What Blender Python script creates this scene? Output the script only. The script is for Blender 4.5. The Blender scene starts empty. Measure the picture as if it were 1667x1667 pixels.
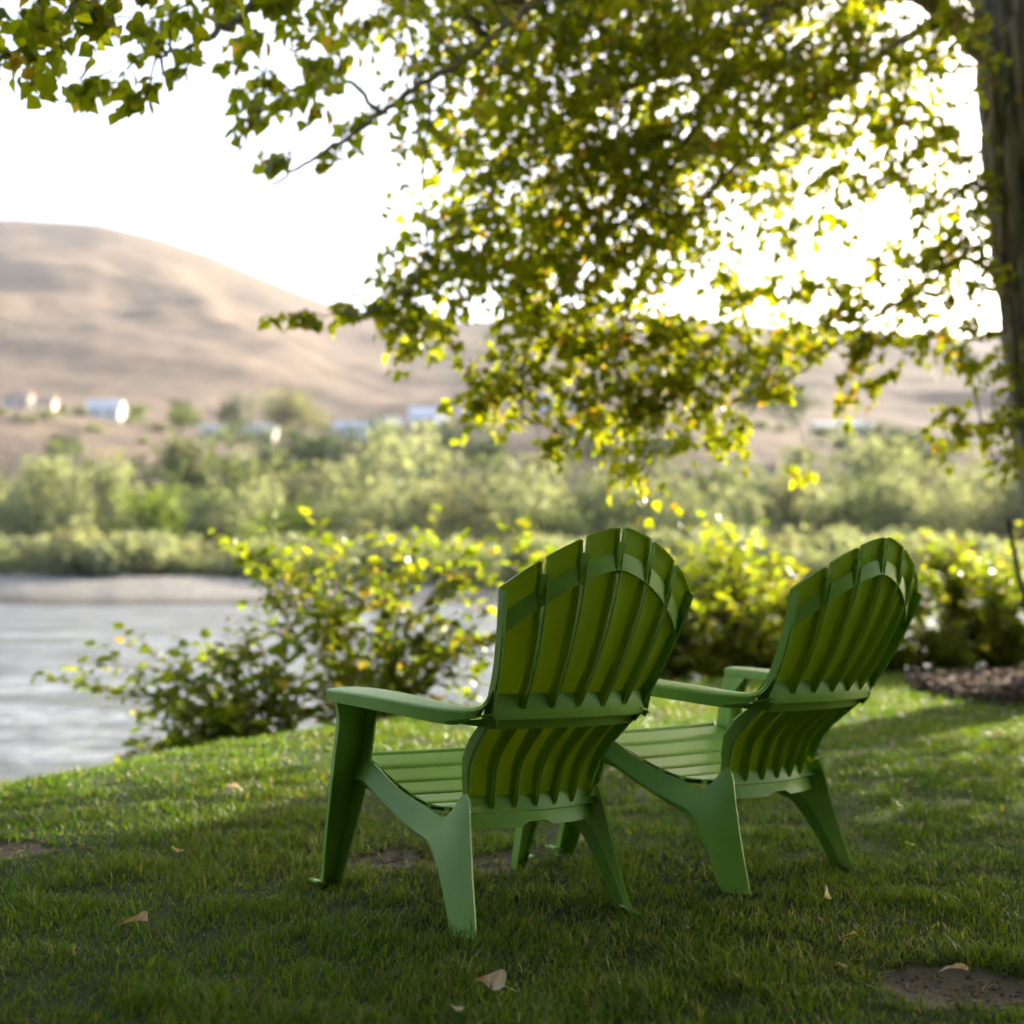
import bpy, math, random
import numpy as np
from mathutils import Vector, Matrix, Euler

random.seed(7); RNG = np.random.default_rng(11)
SC = bpy.context.scene
COL = SC.collection

# ------------------------------------------------------------------ camera
CAM_H, PITCH, ROLL, FPX = 0.8501, 0.0441, 0.0058, 2201.7
cd = bpy.data.cameras.new('camera'); cam = bpy.data.objects.new('camera', cd); COL.objects.link(cam)
cd.sensor_width = 36.0; cd.lens = FPX / 1667 * 36.0
cd.clip_start = 0.05; cd.clip_end = 12000
cam.matrix_world = Matrix.Translation((0, 0, CAM_H)) @ Euler((math.pi/2 + PITCH, 0, 0)).to_matrix().to_4x4() @ Matrix.Rotation(ROLL, 4, 'Z')
cd.dof.use_dof = True; cd.dof.focus_distance = 3.22; cd.dof.aperture_fstop = 2.0
SC.camera = cam

# ------------------------------------------------------------------ light
SUN_AZ, SUN_EL = math.radians(41), math.radians(18.5)      # azimuth clockwise from +Y
SUNV = Vector((math.sin(SUN_AZ)*math.cos(SUN_EL), math.cos(SUN_AZ)*math.cos(SUN_EL), math.sin(SUN_EL)))
world = bpy.data.worlds.new('World'); SC.world = world; world.use_nodes = True
wn = world.node_tree.nodes; wl = world.node_tree.links
sky = wn.new('ShaderNodeTexSky'); sky.sky_type = 'NISHITA'; sky.sun_disc = False
sky.sun_elevation = SUN_EL; sky.sun_rotation = SUN_AZ
sky.air_density = 0.6; sky.dust_density = 3.0; sky.ozone_density = 0.4
wl.new(sky.outputs[0], wn['Background'].inputs[0]); wn['Background'].inputs[1].default_value = 0.13
sd = bpy.data.lights.new('sun', 'SUN'); sun = bpy.data.objects.new('sun', sd); COL.objects.link(sun)
sd.energy = 5.0; sd.angle = math.radians(0.6); sd.color = (1.0, 0.89, 0.73)
sun.rotation_euler = SUNV.to_track_quat('Z', 'Y').to_euler(); sun.location = (30, 20, 20)
SC.view_settings.view_transform = 'Standard'; SC.view_settings.look = 'None'
SC.view_settings.exposure = 2.25; SC.view_settings.gamma = 1.0; SC.view_settings.use_curve_mapping = False
cy = SC.cycles
cy.use_denoising = True; cy.max_bounces = 6; cy.diffuse_bounces = 3; cy.glossy_bounces = 2; cy.use_adaptive_sampling = True; cy.adaptive_threshold = 0.03
cy.transmission_bounces = 4; cy.caustics_reflective = False; cy.caustics_refractive = False
cy.sample_clamp_indirect = 6.0

# ------------------------------------------------------------------ helpers
def ray(u, v):
    a, b = u - 833.5, v - 833.5
    cr, sr = math.cos(ROLL), math.sin(ROLL)
    U, W = cr*a + sr*b, -sr*a + cr*b
    c, s = math.cos(PITCH), math.sin(PITCH)
    return np.array([U/FPX, c + s*W/FPX, s - c*W/FPX])
def at(u, v, D):
    d = ray(u, v); return np.array([0, 0, CAM_H]) + d * (D / d[1])
def ground(u, v, z=0.0):
    d = ray(u, v); return np.array([0, 0, CAM_H]) + d * ((z - CAM_H) / d[2])

def _hash(ix, iy, iz, seed):
    h = (ix.astype(np.int64)*374761393 + iy.astype(np.int64)*668265263 + iz.astype(np.int64)*2147483647 + seed*1274126177) & 0xffffffff
    h = ((h ^ (h >> 13)) * 1274126177) & 0xffffffff
    h = (h ^ (h >> 16)) & 0xffff
    return h / 65535.0
def vnoise(x, y, z=0.0, seed=0):
    x = np.asarray(x, float); y = np.asarray(y, float); z = np.asarray(z, float) + 0*x
    ix, iy, iz = np.floor(x), np.floor(y), np.floor(z)
    fx, fy, fz = x-ix, y-iy, z-iz
    fx, fy, fz = fx*fx*(3-2*fx), fy*fy*(3-2*fy), fz*fz*(3-2*fz)
    r = 0
    for dx in (0, 1):
        for dy in (0, 1):
            for dz in (0, 1):
                w = (fx if dx else 1-fx)*(fy if dy else 1-fy)*(fz if dz else 1-fz)
                r = r + w*_hash(ix+dx, iy+dy, iz+dz, seed)
    return r*2-1
def fbm(x, y, z=0.0, oct=4, seed=0):
    r = 0; a = 1; f = 1; t = 0
    for i in range(oct):
        r = r + a*vnoise(np.asarray(x)*f, np.asarray(y)*f, np.asarray(z)*f, seed+i); t += a; a *= .5; f *= 2.03
    return r/t
def interp(x, xs, ys): return np.interp(x, xs, ys)
def sstep(a, b, x):
    t = np.clip((x-a)/(b-a), 0, 1); return t*t*(3-2*t)

def mesh_np(name, verts, faces, mat, smooth=False, col=None):
    """verts (N,3), faces (M,k) arrays -> mesh datablock"""
    me = bpy.data.meshes.new(name)
    verts = np.asarray(verts, np.float32); faces = np.asarray(faces, np.int32)
    me.vertices.add(len(verts)); me.vertices.foreach_set('co', verts.ravel())
    k = faces.shape[1]
    me.loops.add(faces.size); me.loops.foreach_set('vertex_index', faces.ravel())
    me.polygons.add(len(faces)); me.polygons.foreach_set('loop_start', np.arange(0, faces.size, k, dtype=np.int32))
    me.polygons.foreach_set('loop_total', np.full(len(faces), k, np.int32))
    if smooth: me.polygons.foreach_set('use_smooth', np.ones(len(faces), bool))
    me.update(calc_edges=True)
    if col is not None:
        a = me.color_attributes.new('col', 'FLOAT_COLOR', 'POINT')
        c4 = np.ones((len(verts), 4), np.float32); c4[:, :3] = col
        a.data.foreach_set('color', c4.ravel())
    if mat: me.materials.append(mat)
    return me
def mesh_py(name, verts, faces, mat, smooth=False, angle=None):
    me = bpy.data.meshes.new(name); me.from_pydata([tuple(map(float, v)) for v in verts], [], faces)
    me.update()
    import bmesh
    bm = bmesh.new(); bm.from_mesh(me); bmesh.ops.recalc_face_normals(bm, faces=bm.faces); bm.to_mesh(me); bm.free()
    if smooth:
        me.polygons.foreach_set('use_smooth', np.ones(len(me.polygons), bool))
        if angle: me.set_sharp_from_angle(angle=math.radians(angle))
    if mat: me.materials.append(mat)
    return me
def link(name, me, parent=None, label=None, cat=None, group=None, kind=None, loc=None):
    o = bpy.data.objects.new(name, me); COL.objects.link(o)
    if parent: o.parent = parent
    if loc is not None: o.location = loc
    if label: o['label'] = label
    if cat: o['category'] = cat
    if group: o['group'] = group
    if kind: o['kind'] = kind
    return o
def empty(name, loc, label, cat, group=None, rotz=0):
    o = link(name, None, None, label, cat, group, None, loc); o.rotation_euler = (0, 0, rotz); o.empty_display_size = .2
    return o

# ------------------------------------------------------------------ materials
def mat_new(name):
    m = bpy.data.materials.new(name); m.use_nodes = True
    nt = m.node_tree; nt.nodes.clear()
    out = nt.nodes.new('ShaderNodeOutputMaterial')
    return m, nt, out
def N(nt, t, **k):
    n = nt.nodes.new('ShaderNode'+t)
    for a, b in k.items():
        if a.startswith('_'): setattr(n, a[1:], b)
        else: n.inputs[a.replace('__', ' ')].default_value = b
    return n
def ramp(nt, fac, stops, interp_='LINEAR'):
    r = nt.nodes.new('ShaderNodeValToRGB'); r.color_ramp.interpolation = interp_
    el = r.color_ramp.elements
    while len(el) > 2: el.remove(el[-1])
    while len(el) < len(stops): el.new(0.5)
    for e, (p, c) in zip(el, stops): e.position = p; e.color = (*c, 1) if len(c) == 3 else c
    nt.links.new(fac, r.inputs[0]); return r
def noise(nt, vec, scale, detail=4, rough=.55, dist=0.0):
    n = N(nt, 'TexNoise', Scale=scale, Detail=detail, Roughness=rough, Distortion=dist)
    if vec is not None: nt.links.new(vec, n.inputs['Vector'])
    return n
def bump(nt, h, strength, dist):
    b = N(nt, 'Bump', Strength=strength, Distance=dist); nt.links.new(h, b.inputs['Height']); return b
def objcoord(nt, scale=None):
    tc = nt.nodes.new('ShaderNodeTexCoord')
    if scale is None: return tc.outputs['Object']
    mp = nt.nodes.new('ShaderNodeMapping'); mp.inputs['Scale'].default_value = scale
    nt.links.new(tc.outputs['Object'], mp.inputs[0]); return mp.outputs[0]
def mix_color(nt, fac, a, b):
    m = nt.nodes.new('ShaderNodeMix'); m.data_type = 'RGBA'
    for s, v in ((0, fac), (6, a), (7, b)):
        if hasattr(v, 'is_linked') or isinstance(v, bpy.types.NodeSocket): nt.links.new(v, m.inputs[s])
        else: m.inputs[s].default_value = v if s == 0 else (*v, 1)
    return m.outputs[2]

def foliage_mat(name, transl=0.5, tint=(1.25, 1.1, .35), rough=.45, spec=.4):
    m, nt, out = mat_new(name)
    at_ = nt.nodes.new('ShaderNodeAttribute'); at_.attribute_name = 'col'
    p = N(nt, 'BsdfPrincipled', Roughness=rough); p.inputs['Specular IOR Level'].default_value = spec
    nt.links.new(at_.outputs['Color'], p.inputs['Base Color'])
    mul = nt.nodes.new('ShaderNodeMix'); mul.data_type = 'RGBA'; mul.blend_type = 'MULTIPLY'; mul.inputs[0].default_value = 1
    nt.links.new(at_.outputs['Color'], mul.inputs[6]); mul.inputs[7].default_value = (*tint, 1)
    t = nt.nodes.new('ShaderNodeBsdfTranslucent'); nt.links.new(mul.outputs[2], t.inputs[0])
    mx = nt.nodes.new('ShaderNodeMixShader'); mx.inputs[0].default_value = transl
    nt.links.new(p.outputs[0], mx.inputs[1]); nt.links.new(t.outputs[0], mx.inputs[2]); nt.links.new(mx.outputs[0], out.inputs[0])
    return m
M = {}
M['leaf'] = foliage_mat('poplar_leaf', .68, (2.6, 2.4, .25), .35, .5)
M['shrub_leaf'] = foliage_mat('shrub_leaf', .65, (1.85, 1.75, .35), .35, .5)
M['far_leaf'] = foliage_mat('far_leaf', .5, (1.3, 1.28, .8), .6, .2)
M['grass'] = foliage_mat('grass_blade', .45, (1.5, 1.62, .28), .45, .3)

def simple(name, color, rough=.6, nscale=8, var=.25, bstr=.2, bdist=.01, spec=.4, stretch=None):
    m, nt, out = mat_new(name); v = objcoord(nt, stretch)
    n = noise(nt, v, nscale, 5)
    c0 = tuple(c*(1-var) for c in color); c1 = tuple(min(1, c*(1+var)) for c in color)
    r = ramp(nt, n.outputs[0], [(.3, c0), (.7, c1)])
    p = N(nt, 'BsdfPrincipled', Roughness=rough); p.inputs['Specular IOR Level'].default_value = spec
    nt.links.new(r.outputs[0], p.inputs['Base Color'])
    if bstr: nt.links.new(bump(nt, n.outputs[0], bstr, bdist).outputs[0], p.inputs['Normal'])
    nt.links.new(p.outputs[0], out.inputs[0]); return m

def plastic(name, tr):
    m, nt, out = mat_new(name)
    v = objcoord(nt, (14, 90, 90)); grain = noise(nt, v, 3.2, 3, .6, 1.2)
    v2 = objcoord(nt); dirt = noise(nt, v2, 5.5, 5, .65)
    fine = noise(nt, v2, 60, 3, .6)
    c = ramp(nt, dirt.outputs[0], [(.28, (.215, .405, .045)), (.55, (.265, .465, .060)), (.78, (.31, .505, .095))])
    speck = ramp(nt, fine.outputs[0], [(.66, (1, 1, 1)), (.74, (.72, .70, .62))])
    mul = nt.nodes.new('ShaderNodeMix'); mul.data_type = 'RGBA'; mul.blend_type = 'MULTIPLY'; mul.inputs[0].default_value = .85
    nt.links.new(c.outputs[0], mul.inputs[6]); nt.links.new(speck.outputs[0], mul.inputs[7])
    p = N(nt, 'BsdfPrincipled', Roughness=.42); p.inputs['Specular IOR Level'].default_value = .4
    nt.links.new(mul.outputs[2], p.inputs['Base Color'])
    rr = ramp(nt, dirt.outputs[0], [(.3, (.34,)*3), (.7, (.50,)*3)]); nt.links.new(rr.outputs[0], p.inputs['Roughness'])
    b = bump(nt, grain.outputs[0], .22, .0012); nt.links.new(b.outputs[0], p.inputs['Normal'])
    t = nt.nodes.new('ShaderNodeBsdfTranslucent'); t.inputs[0].default_value = (.54, .60, .018, 1)
    mx = nt.nodes.new('ShaderNodeMixShader'); mx.inputs[0].default_value = tr
    nt.links.new(p.outputs[0], mx.inputs[1]); nt.links.new(t.outputs[0], mx.inputs[2]); nt.links.new(mx.outputs[0], out.inputs[0])
    return m
M['plastic'] = plastic('green_resin', .07); M['thin_plastic'] = plastic('thin_green_resin', .42)
def bark():
    m, nt, out = mat_new('bark')
    v = objcoord(nt, (9, 9, 1.6)); n = noise(nt, v, 2.4, 8, .65, .6)
    n2 = noise(nt, objcoord(nt), 22, 5, .6)
    c = ramp(nt, n.outputs[0], [(.3, (.09, .07, .055)), (.5, (.33, .27, .22)), (.72, (.56, .49, .41))])
    c2 = mix_color(nt, n2.outputs[0], c.outputs[0], (.28, .235, .19))
    p = N(nt, 'BsdfPrincipled', Roughness=.9); p.inputs['Specular IOR Level'].default_value = .2
    nt.links.new(c2, p.inputs['Base Color'])
    nt.links.new(bump(nt, n.outputs[0], .9, .03).outputs[0], p.inputs['Normal'])
    nt.links.new(p.outputs[0], out.inputs[0]); return m
M['bark'] = bark()
M['twig'] = simple('twig_bark', (.075, .055, .038), .8, 30, .3, .2, .003)
M['stem'] = simple('shrub_stem', (.22, .14, .085), .7, 30, .3, .1, .002)
M['stake'] = simple('dark_painted_stake', (.035, .045, .035), .7, 20, .3, .2, .003)

def lawn_mat():
    m, nt, out = mat_new('lawn_soil')
    v = objcoord(nt)
    at_ = nt.nodes.new('ShaderNodeAttribute'); at_.attribute_name = 'col'
    n = noise(nt, v, 18, 8, .7); n2 = noise(nt, v, 120, 4, .6)
    c = mix_color(nt, n.outputs[0], (.026, .042, .010), (.05, .06, .018))
    dirt = ramp(nt, n.outputs[0], [(.3, (.085, .066, .05)), (.52, (.16, .125, .098)), (.75, (.23, .19, .15))])
    d2 = mix_color(nt, n2.outputs[0], dirt.outputs[0], (.13, .10, .08))
    sep = nt.nodes.new('ShaderNodeSeparateColor'); nt.links.new(at_.outputs['Color'], sep.inputs[0])
    add = nt.nodes.new('ShaderNodeMath'); add.operation = 'MULTIPLY_ADD'; nt.links.new(n.outputs[0], add.inputs[0]); add.inputs[1].default_value = .5
    nt.links.new(sep.outputs[0], add.inputs[2])
    mr = nt.nodes.new('ShaderNodeMapRange'); nt.links.new(add.outputs[0], mr.inputs[0]); mr.inputs[1].default_value = .55; mr.inputs[2].default_value = .85
    base = mix_color(nt, mr.outputs[0], c, d2)
    p = N(nt, 'BsdfPrincipled', Roughness=.95); p.inputs['Specular IOR Level'].default_value = .15
    nt.links.new(base, p.inputs['Base Color'])
    mh = nt.nodes.new('ShaderNodeMath'); mh.operation = 'ADD'; nt.links.new(n.outputs[0], mh.inputs[0]); nt.links.new(n2.outputs[0], mh.inputs[1])
    nt.links.new(bump(nt, mh.outputs[0], .7, .012).outputs[0], p.inputs['Normal'])
    nt.links.new(p.outputs[0], out.inputs[0]); return m
M['lawn'] = lawn_mat()
def water_mat():
    m, nt, out = mat_new('river_water')
    v = objcoord(nt, (.55, 1.0, 1))
    n1 = noise(nt, v, 1.5, 4, .6, 1.0); n2 = noise(nt, v, 5.0, 3, .5, .5)
    big = noise(nt, objcoord(nt, (.16, .42, 1)), .8, 5, .6, .6); streak = noise(nt, objcoord(nt, (.5, 1.6, 1)), 1.1, 6, .7, .8)
    a = nt.nodes.new('ShaderNodeMath'); a.operation = 'MULTIPLY_ADD'; nt.links.new(n2.outputs[0], a.inputs[0]); a.inputs[1].default_value = .28; nt.links.new(n1.outputs[0], a.inputs[2])
    st = nt.nodes.new('ShaderNodeMapRange'); nt.links.new(big.outputs[0], st.inputs[0]); st.inputs[1].default_value = .36; st.inputs[2].default_value = .64; st.inputs[3].default_value = .12; st.inputs[4].default_value = 1.0
    bp = N(nt, 'Bump', Distance=.34); nt.links.new(a.outputs[0], bp.inputs['Height']); nt.links.new(st.outputs[0], bp.inputs['Strength'])
    rif = nt.nodes.new('ShaderNodeMath'); rif.operation = 'MULTIPLY_ADD'; nt.links.new(big.outputs[0], rif.inputs[0]); rif.inputs[1].default_value = .7; nt.links.new(streak.outputs[0], rif.inputs[2])
    c = ramp(nt, rif.outputs[0], [(.78, (.11, .13, .125)), (.98, (.46, .49, .50))])
    p = N(nt, 'BsdfPrincipled', Roughness=.08); p.inputs['IOR'].default_value = 1.33
    nt.links.new(c.outputs[0], p.inputs['Base Color'])
    nt.links.new(bp.outputs[0], p.inputs['Normal'])
    nt.links.new(p.outputs[0], out.inputs[0]); return m
M['water'] = water_mat()
def hill_mat():
    m, nt, out = mat_new('dry_hillside')
    v = objcoord(nt); n = noise(nt, v, .010, 6, .6, .4); n2 = noise(nt, v, .06, 6, .65); n3 = noise(nt, objcoord(nt, (1, .35, 1)), .028, 4, .6)
    c = ramp(nt, n.outputs[0], [(.3, (.12, .089, .064)), (.5, (.165, .122, .086)), (.7, (.215, .158, .108))])
    sage = ramp(nt, n2.outputs[0], [(.42, (.12, .105, .083)), (.60, (.28, .212, .15))])
    mx = mix_color(nt, .38, c.outputs[0], sage.outputs[0])
    sc = ramp(nt, n3.outputs[0], [(.5, (0,)*3), (.68, (.55,)*3)])
    mx2 = mix_color(nt, sc.outputs[0], mx, (.14, .12, .098))
    p = N(nt, 'BsdfPrincipled', Roughness=1.0); p.inputs['Specular IOR Level'].default_value = .05
    nt.links.new(mx2, p.inputs['Base Color'])
    nt.links.new(bump(nt, n2.outputs[0], .5, 4).outputs[0], p.inputs['Normal'])
    nt.links.new(p.outputs[0], out.inputs[0]); return m
M['hill'] = hill_mat()
def gravel_mat():
    m, nt, out = mat_new('river_gravel'); v = objcoord(nt)
    n = noise(nt, v, 1.6, 6, .65); b = noise(nt, objcoord(nt, (.12, .5, 1)), .7, 4, .6)
    c = ramp(nt, n.outputs[0], [(.3, (.13, .12, .105)), (.55, (.23, .22, .20)), (.75, (.36, .345, .32))])
    c2 = mix_color(nt, ramp(nt, b.outputs[0], [(.45, (0,)*3), (.65, (.6,)*3)]).outputs[0], c.outputs[0], (.15, .145, .10))
    sx = nt.nodes.new('ShaderNodeSeparateXYZ'); nt.links.new(v, sx.inputs[0])
    wet = nt.nodes.new('ShaderNodeMapRange'); nt.links.new(sx.outputs[2], wet.inputs[0]); wet.inputs[1].default_value = -1.1; wet.inputs[2].default_value = -.72; wet.inputs[3].default_value = 1; wet.inputs[4].default_value = 0
    c3 = mix_color(nt, wet.outputs[0], c2, (.085, .075, .06))
    p = N(nt, 'BsdfPrincipled', Roughness=.95); p.inputs['Specular IOR Level'].default_value = .15; nt.links.new(c3, p.inputs['Base Color'])
    nt.links.new(bump(nt, n.outputs[0], .6, .25).outputs[0], p.inputs['Normal']); nt.links.new(p.outputs[0], out.inputs[0]); return m
M['gravel'] = gravel_mat()
M['meadow'] = simple('far_meadow', (.16, .17, .075), .95, .35, .45, .4, .3, .1)
M['white_wall'] = simple('painted_siding', (.66, .66, .65), .7, 2, .05, 0)
M['cream_wall'] = simple('cream_siding', (.58, .51, .44), .7, 2, .06, 0)
M['roof_pale'] = simple('pale_metal_roof', (.60, .63, .65), .5, 2, .06, 0)
M['roof_dark'] = simple('dark_shingles', (.20, .18, .17), .8, 2, .15, 0)
M['roof_brown'] = simple('brown_shingles', (.36, .25, .19), .8, 2, .15, 0)
M['glass'] = simple('window_glass', (.05, .06, .07), .1, 2, .1, 0, spec=.8)
M['door'] = simple('house_door', (.24, .16, .11), .6, 4, .15, 0)
M['mulch'] = simple('bark_mulch', (.095, .06, .042), .95, 30, .5, .8, .02, .15)
M['chip'] = foliage_mat('mulch_chip', .0, (1, 1, 1), .9, .15)
M['dead_leaf'] = foliage_mat('fallen_leaf', .30, (1.2, 1.0, .7), .6, .3)

# ------------------------------------------------------------------ lawn, river, far land
EX = np.array([-60, -14, -6, -3.6, -2.75, -2.25, -1.95, -1.72, -1.2, -.2, .9, 3, 5, 12, 60.])
EY = np.array([-2, 1.2, 3.0, 4.3, 5.0, 5.7, 6.4, 7.0, 7.85, 9.3, 10.9, 12.4, 13.4, 16.5, 26.])
def edge_y(x): return np.interp(x, EX, EY)
def edge_d(x, y):                                          # signed distance beyond the lawn edge
    s = (edge_y(np.asarray(x)+.15) - edge_y(np.asarray(x)-.15))/.3
    return (y - edge_y(x))/np.sqrt(1+s*s)
PATCH = [(*ground(632, 1394)[:2], .30, .15), (*ground(1632, 1615)[:2], .20, .13), (*ground(5, 1380)[:2], .15, .07),
         (*ground(1010, 1312)[:2], .18, .07)]
MUL = (4.35, 9.75, 1.45, 1.75)
def dirt_mask(x, y):
    w = fbm(np.asarray(x)*4.5, np.asarray(y)*4.5, oct=3, seed=5) + .55*fbm(np.asarray(x)*19, np.asarray(y)*19, oct=2, seed=6)
    m = 0*np.asarray(x)
    for px, py, rx, ry in PATCH:
        ang = np.hypot((x-px)/rx, (y-py)/ry/1.35)
        m = np.maximum(m, 1-sstep(.62, 1.15, ang + 1.0*w))
    return m
def mulch_mask(x, y):
    return 1-sstep(.9, 1.03, np.hypot((x-MUL[0])/MUL[2], (y-MUL[1])/MUL[3]) + .10*fbm(np.asarray(x)*3, np.asarray(y)*3, oct=2, seed=9))
def lawn_z(x, y):
    z = .018*fbm(np.asarray(x)*.8, np.asarray(y)*.8, oct=3, seed=3)*sstep(4.3, 6, y) + .006*fbm(np.asarray(x)*5, np.asarray(y)*5, oct=2, seed=4)
    d = edge_d(x, y)
    z = z - 1.9*sstep(-.15, 2.4, d) - .12*sstep(-.6, .3, d)
    return z - .018*dirt_mask(x, y) + .10*mulch_mask(x, y)*(1-.5*np.hypot((x-MUL[0])/MUL[2], (y-MUL[1])/MUL[3]))
def axis(dense0, dense1, step, far0, far1):
    a = list(np.arange(dense0, dense1, step)); s = step; p = a[-1]
    while p < far1: s *= 1.25; p += s; a.append(p)
    s = step; p = a[0]; pre = []
    while p > far0: s *= 1.25; p -= s; pre.append(p)
    return np.array(pre[::-1] + a)
gx = axis(-5.5, 7, .055, -70, 70); gy = axis(1.8, 14, .055, -40, 40)
X, Y = np.meshgrid(gx, gy)
Zl = lawn_z(X, Y); dm = dirt_mask(X, Y); mm = mulch_mask(X, Y)
nx, ny = len(gx), len(gy)
ii = (np.arange(ny-1)[:, None]*nx + np.arange(nx-1)[None]).ravel()
F = np.stack([ii, ii+1, ii+nx+1, ii+nx], 1)
bankc = sstep(.1, .7, edge_d(X, Y))*.75
colr = np.stack([np.maximum(np.maximum(dm, bankc), .15*0), mm, 0*mm], -1).reshape(-1, 3)
link('lawn', mesh_np('lawn', np.stack([X, Y, Zl], -1).reshape(-1, 3), F, M['lawn'], True, colr), kind='structure')

WZ = -1.25
wx = np.linspace(-300, 300, 60); wy = np.concatenate([np.linspace(-40, 20, 16), np.linspace(24, 150, 24)])
X, Y = np.meshgrid(wx, wy); ii = (np.arange(len(wy)-1)[:, None]*60 + np.arange(59)[None]).ravel()
link('river', mesh_np('river', np.stack([X, Y, 0*X+WZ], -1).reshape(-1, 3), np.stack([ii, ii+1, ii+61, ii+60], 1), M['water'], True), kind='structure')

SHORE = 84.0
def shore(t): return SHORE + 5*np.sin(t*9+1) + 5*fbm(t*7, 0*t, seed=21)
def ridge_px(t):                                           # skyline height of the hills, as slope above eye level
    us = np.array([-900, -400, 0, 150, 250, 330, 400, 470, 560, 640, 740, 850, 1050, 1300, 1600, 2000, 2600])
    vs = np.array([470, 385, 353, 356, 374, 396, 424, 452, 486, 503, 512, 512, 508, 516, 522, 500, 470])
    return (930.7 - np.interp(t*FPX+833.5, us, vs))/FPX
def far_z(t, D):
    x = t*D
    sh = shore(t)
    z = -2.2 + 1.9*sstep(sh-9, sh+12, D) + .55*sstep(sh+6, sh+26, D) + .5*fbm(x*.08, D*.08, seed=31)
    z = z + 3.0*sstep(120, 190, D)
    h1 = 1750.0
    rid = .85 + ridge_px(t)*h1
    a = np.clip((D-190)/(420-190), 0, 1)
    terr = interp(D, [190, 250, 300, 360, 430, 470], [0, 19, 30, 38.5, 48, 53])*(.92+.12*np.sin(t*13+.6))
    hill = np.clip((D-460)/(h1-460), 0, 1)
    prof = .20*hill + .80*hill**1.25
    b = np.where(D > h1, 1-.25*((D-h1)/900.0), 1)
    rav = 1-np.abs(fbm(x*.0032+.25*fbm(x*.004, D*.004, seed=44), D*.0021, oct=3, seed=41))*2.2
    relief = (19*rav*np.sin(np.clip(hill, 0, 1)*math.pi)**.8 + 9*fbm(x*.012, D*.010, oct=4, seed=43)*np.sin(np.clip(hill, 0, 1)*math.pi))
    relief = relief - 11*np.sin(np.clip(hill, 0, 1)*math.pi)
    base = np.where(D > 190, z + terr*sstep(190, 205, D), z)
    hz = (rid - 60)*prof*b
    return base + np.where(D > 460, hz + relief, 0) + np.where((D > 200) & (D <= 700), 1.6*fbm(x*.03, D*.03, seed=47)*sstep(200, 240, D), 0)
rows = np.concatenate([np.linspace(66, 130, 45), np.linspace(134, 460, 90), np.linspace(470, 1750, 150), np.linspace(1770, 2600, 12)])
cols = np.linspace(-1.15, 1.15, 330)
T, Dm = np.meshgrid(cols, rows)
Z = far_z(T, Dm)
V = np.stack([T*Dm, Dm, Z], -1).reshape(-1, 3)
nc = len(cols)
def strip(name, r0, r1, mat):
    ii = (np.arange(r0, r1)[:, None]*nc + np.arange(nc-1)[None]).ravel()
    F = np.stack([ii, ii+1, ii+nc+1, ii+nc], 1); used = np.unique(F); mp = np.zeros(len(V), int); mp[used] = np.arange(len(used))
    return link(name, mesh_np(name, V[used], mp[F], mat, True), kind='structure')
k1 = int(np.searchsorted(rows, 104)); k2 = int(np.searchsorted(rows, 215))
strip('gravel_bar', 0, k1, M['gravel']); strip('far_meadow', k1, k2, M['meadow']); strip('hillside', k2, len(rows)-1, M['hill'])

# ------------------------------------------------------------------ chair
def grid_solid(rows_, th, flip=1, closed=False):
    """rows_: list of rows of 3-D points -> thick sheet (verts, faces)"""
    P = np.array(rows_, float); r, c = P.shape[:2]
    du = np.gradient(P, axis=1) if c > 1 else 0
    dv = np.gradient(P, axis=0)
    n = np.cross(du, dv); n /= np.maximum(np.linalg.norm(n, axis=2, keepdims=True), 1e-9)
    Q = P + n*th*flip
    V = np.concatenate([P.reshape(-1, 3), Q.reshape(-1, 3)]); o = r*c; f = []
    for i in range(r-1):
        for j in range(c-1):
            a = i*c+j; f.append((a, a+1, a+c+1, a+c)); f.append((o+a, o+a+c, o+a+c+1, o+a+1))
    for j in range(c-1):
        f.append((j, o+j, o+j+1, j+1)); a = (r-1)*c+j; f.append((a, a+1, o+a+1, o+a))
    for i in range(r-1):
        a = i*c; f.append((a, a+c, o+a+c, o+a)); a = i*c+c-1; f.append((a, o+a, o+a+c, a+c))
    return V, f
def join_parts(parts):
    V = []; F = []; o = 0
    for v, f in parts:
        V.append(np.asarray(v, float)); F += [tuple(i+o for i in q) for q in f]; o += len(v)
    return np.concatenate(V), F
def bez(xs, ys):                                           # smooth 1-D interpolation (cubic hermite)
    xs = np.array(xs, float); ys = np.array(ys, float); m = np.gradient(ys, xs)
    def f(x):
        x = np.clip(np.asarray(x, float), xs[0], xs[-1]); i = np.clip(np.searchsorted(xs, x)-1, 0, len(xs)-2)
        h = xs[i+1]-xs[i]; t = (x-xs[i])/h
        return (2*t**3-3*t**2+1)*ys[i]+(t**3-2*t**2+t)*h*m[i]+(-2*t**3+3*t**2)*ys[i+1]+(t**3-t**2)*h*m[i+1]
    return f
hw = bez([.24, .30, .40, .48, .52, .60, .72, .80, .95], [.170, .178, .194, .207, .214, .228, .250, .264, .284])
yc_low = bez([.24, .29, .33, .38, .43, .475, .51], [.095, .072, .062, .044, .0, -.055, -.092])
yc_up = bez([.50, .53, .60, .68, .76, .85, .95], [-.088, -.106, -.155, -.200, -.237, -.270, -.294])
cedge = lambda z: np.interp(z, [.26, .52, .80, .95], [.030, .034, .05, .055])
def bpt(u, z, off, up):
    yf = yc_up if up else yc_low
    y = float(yf(z)); a = -(float(yf(z+.004))-float(yf(z-.004)))/.008; nn = math.hypot(1, a)
    return np.array([u*float(hw(z)), y + float(cedge(z))*u*u + off/nn, z + off*a/nn])
ztop = lambda u: .942 - .142*abs(u)**1.55
FD = .027                                                  # flange depth
GAP = .0088
UB = [(-1+i/3., -1+(i+1)/3.) for i in range(6)]
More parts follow.
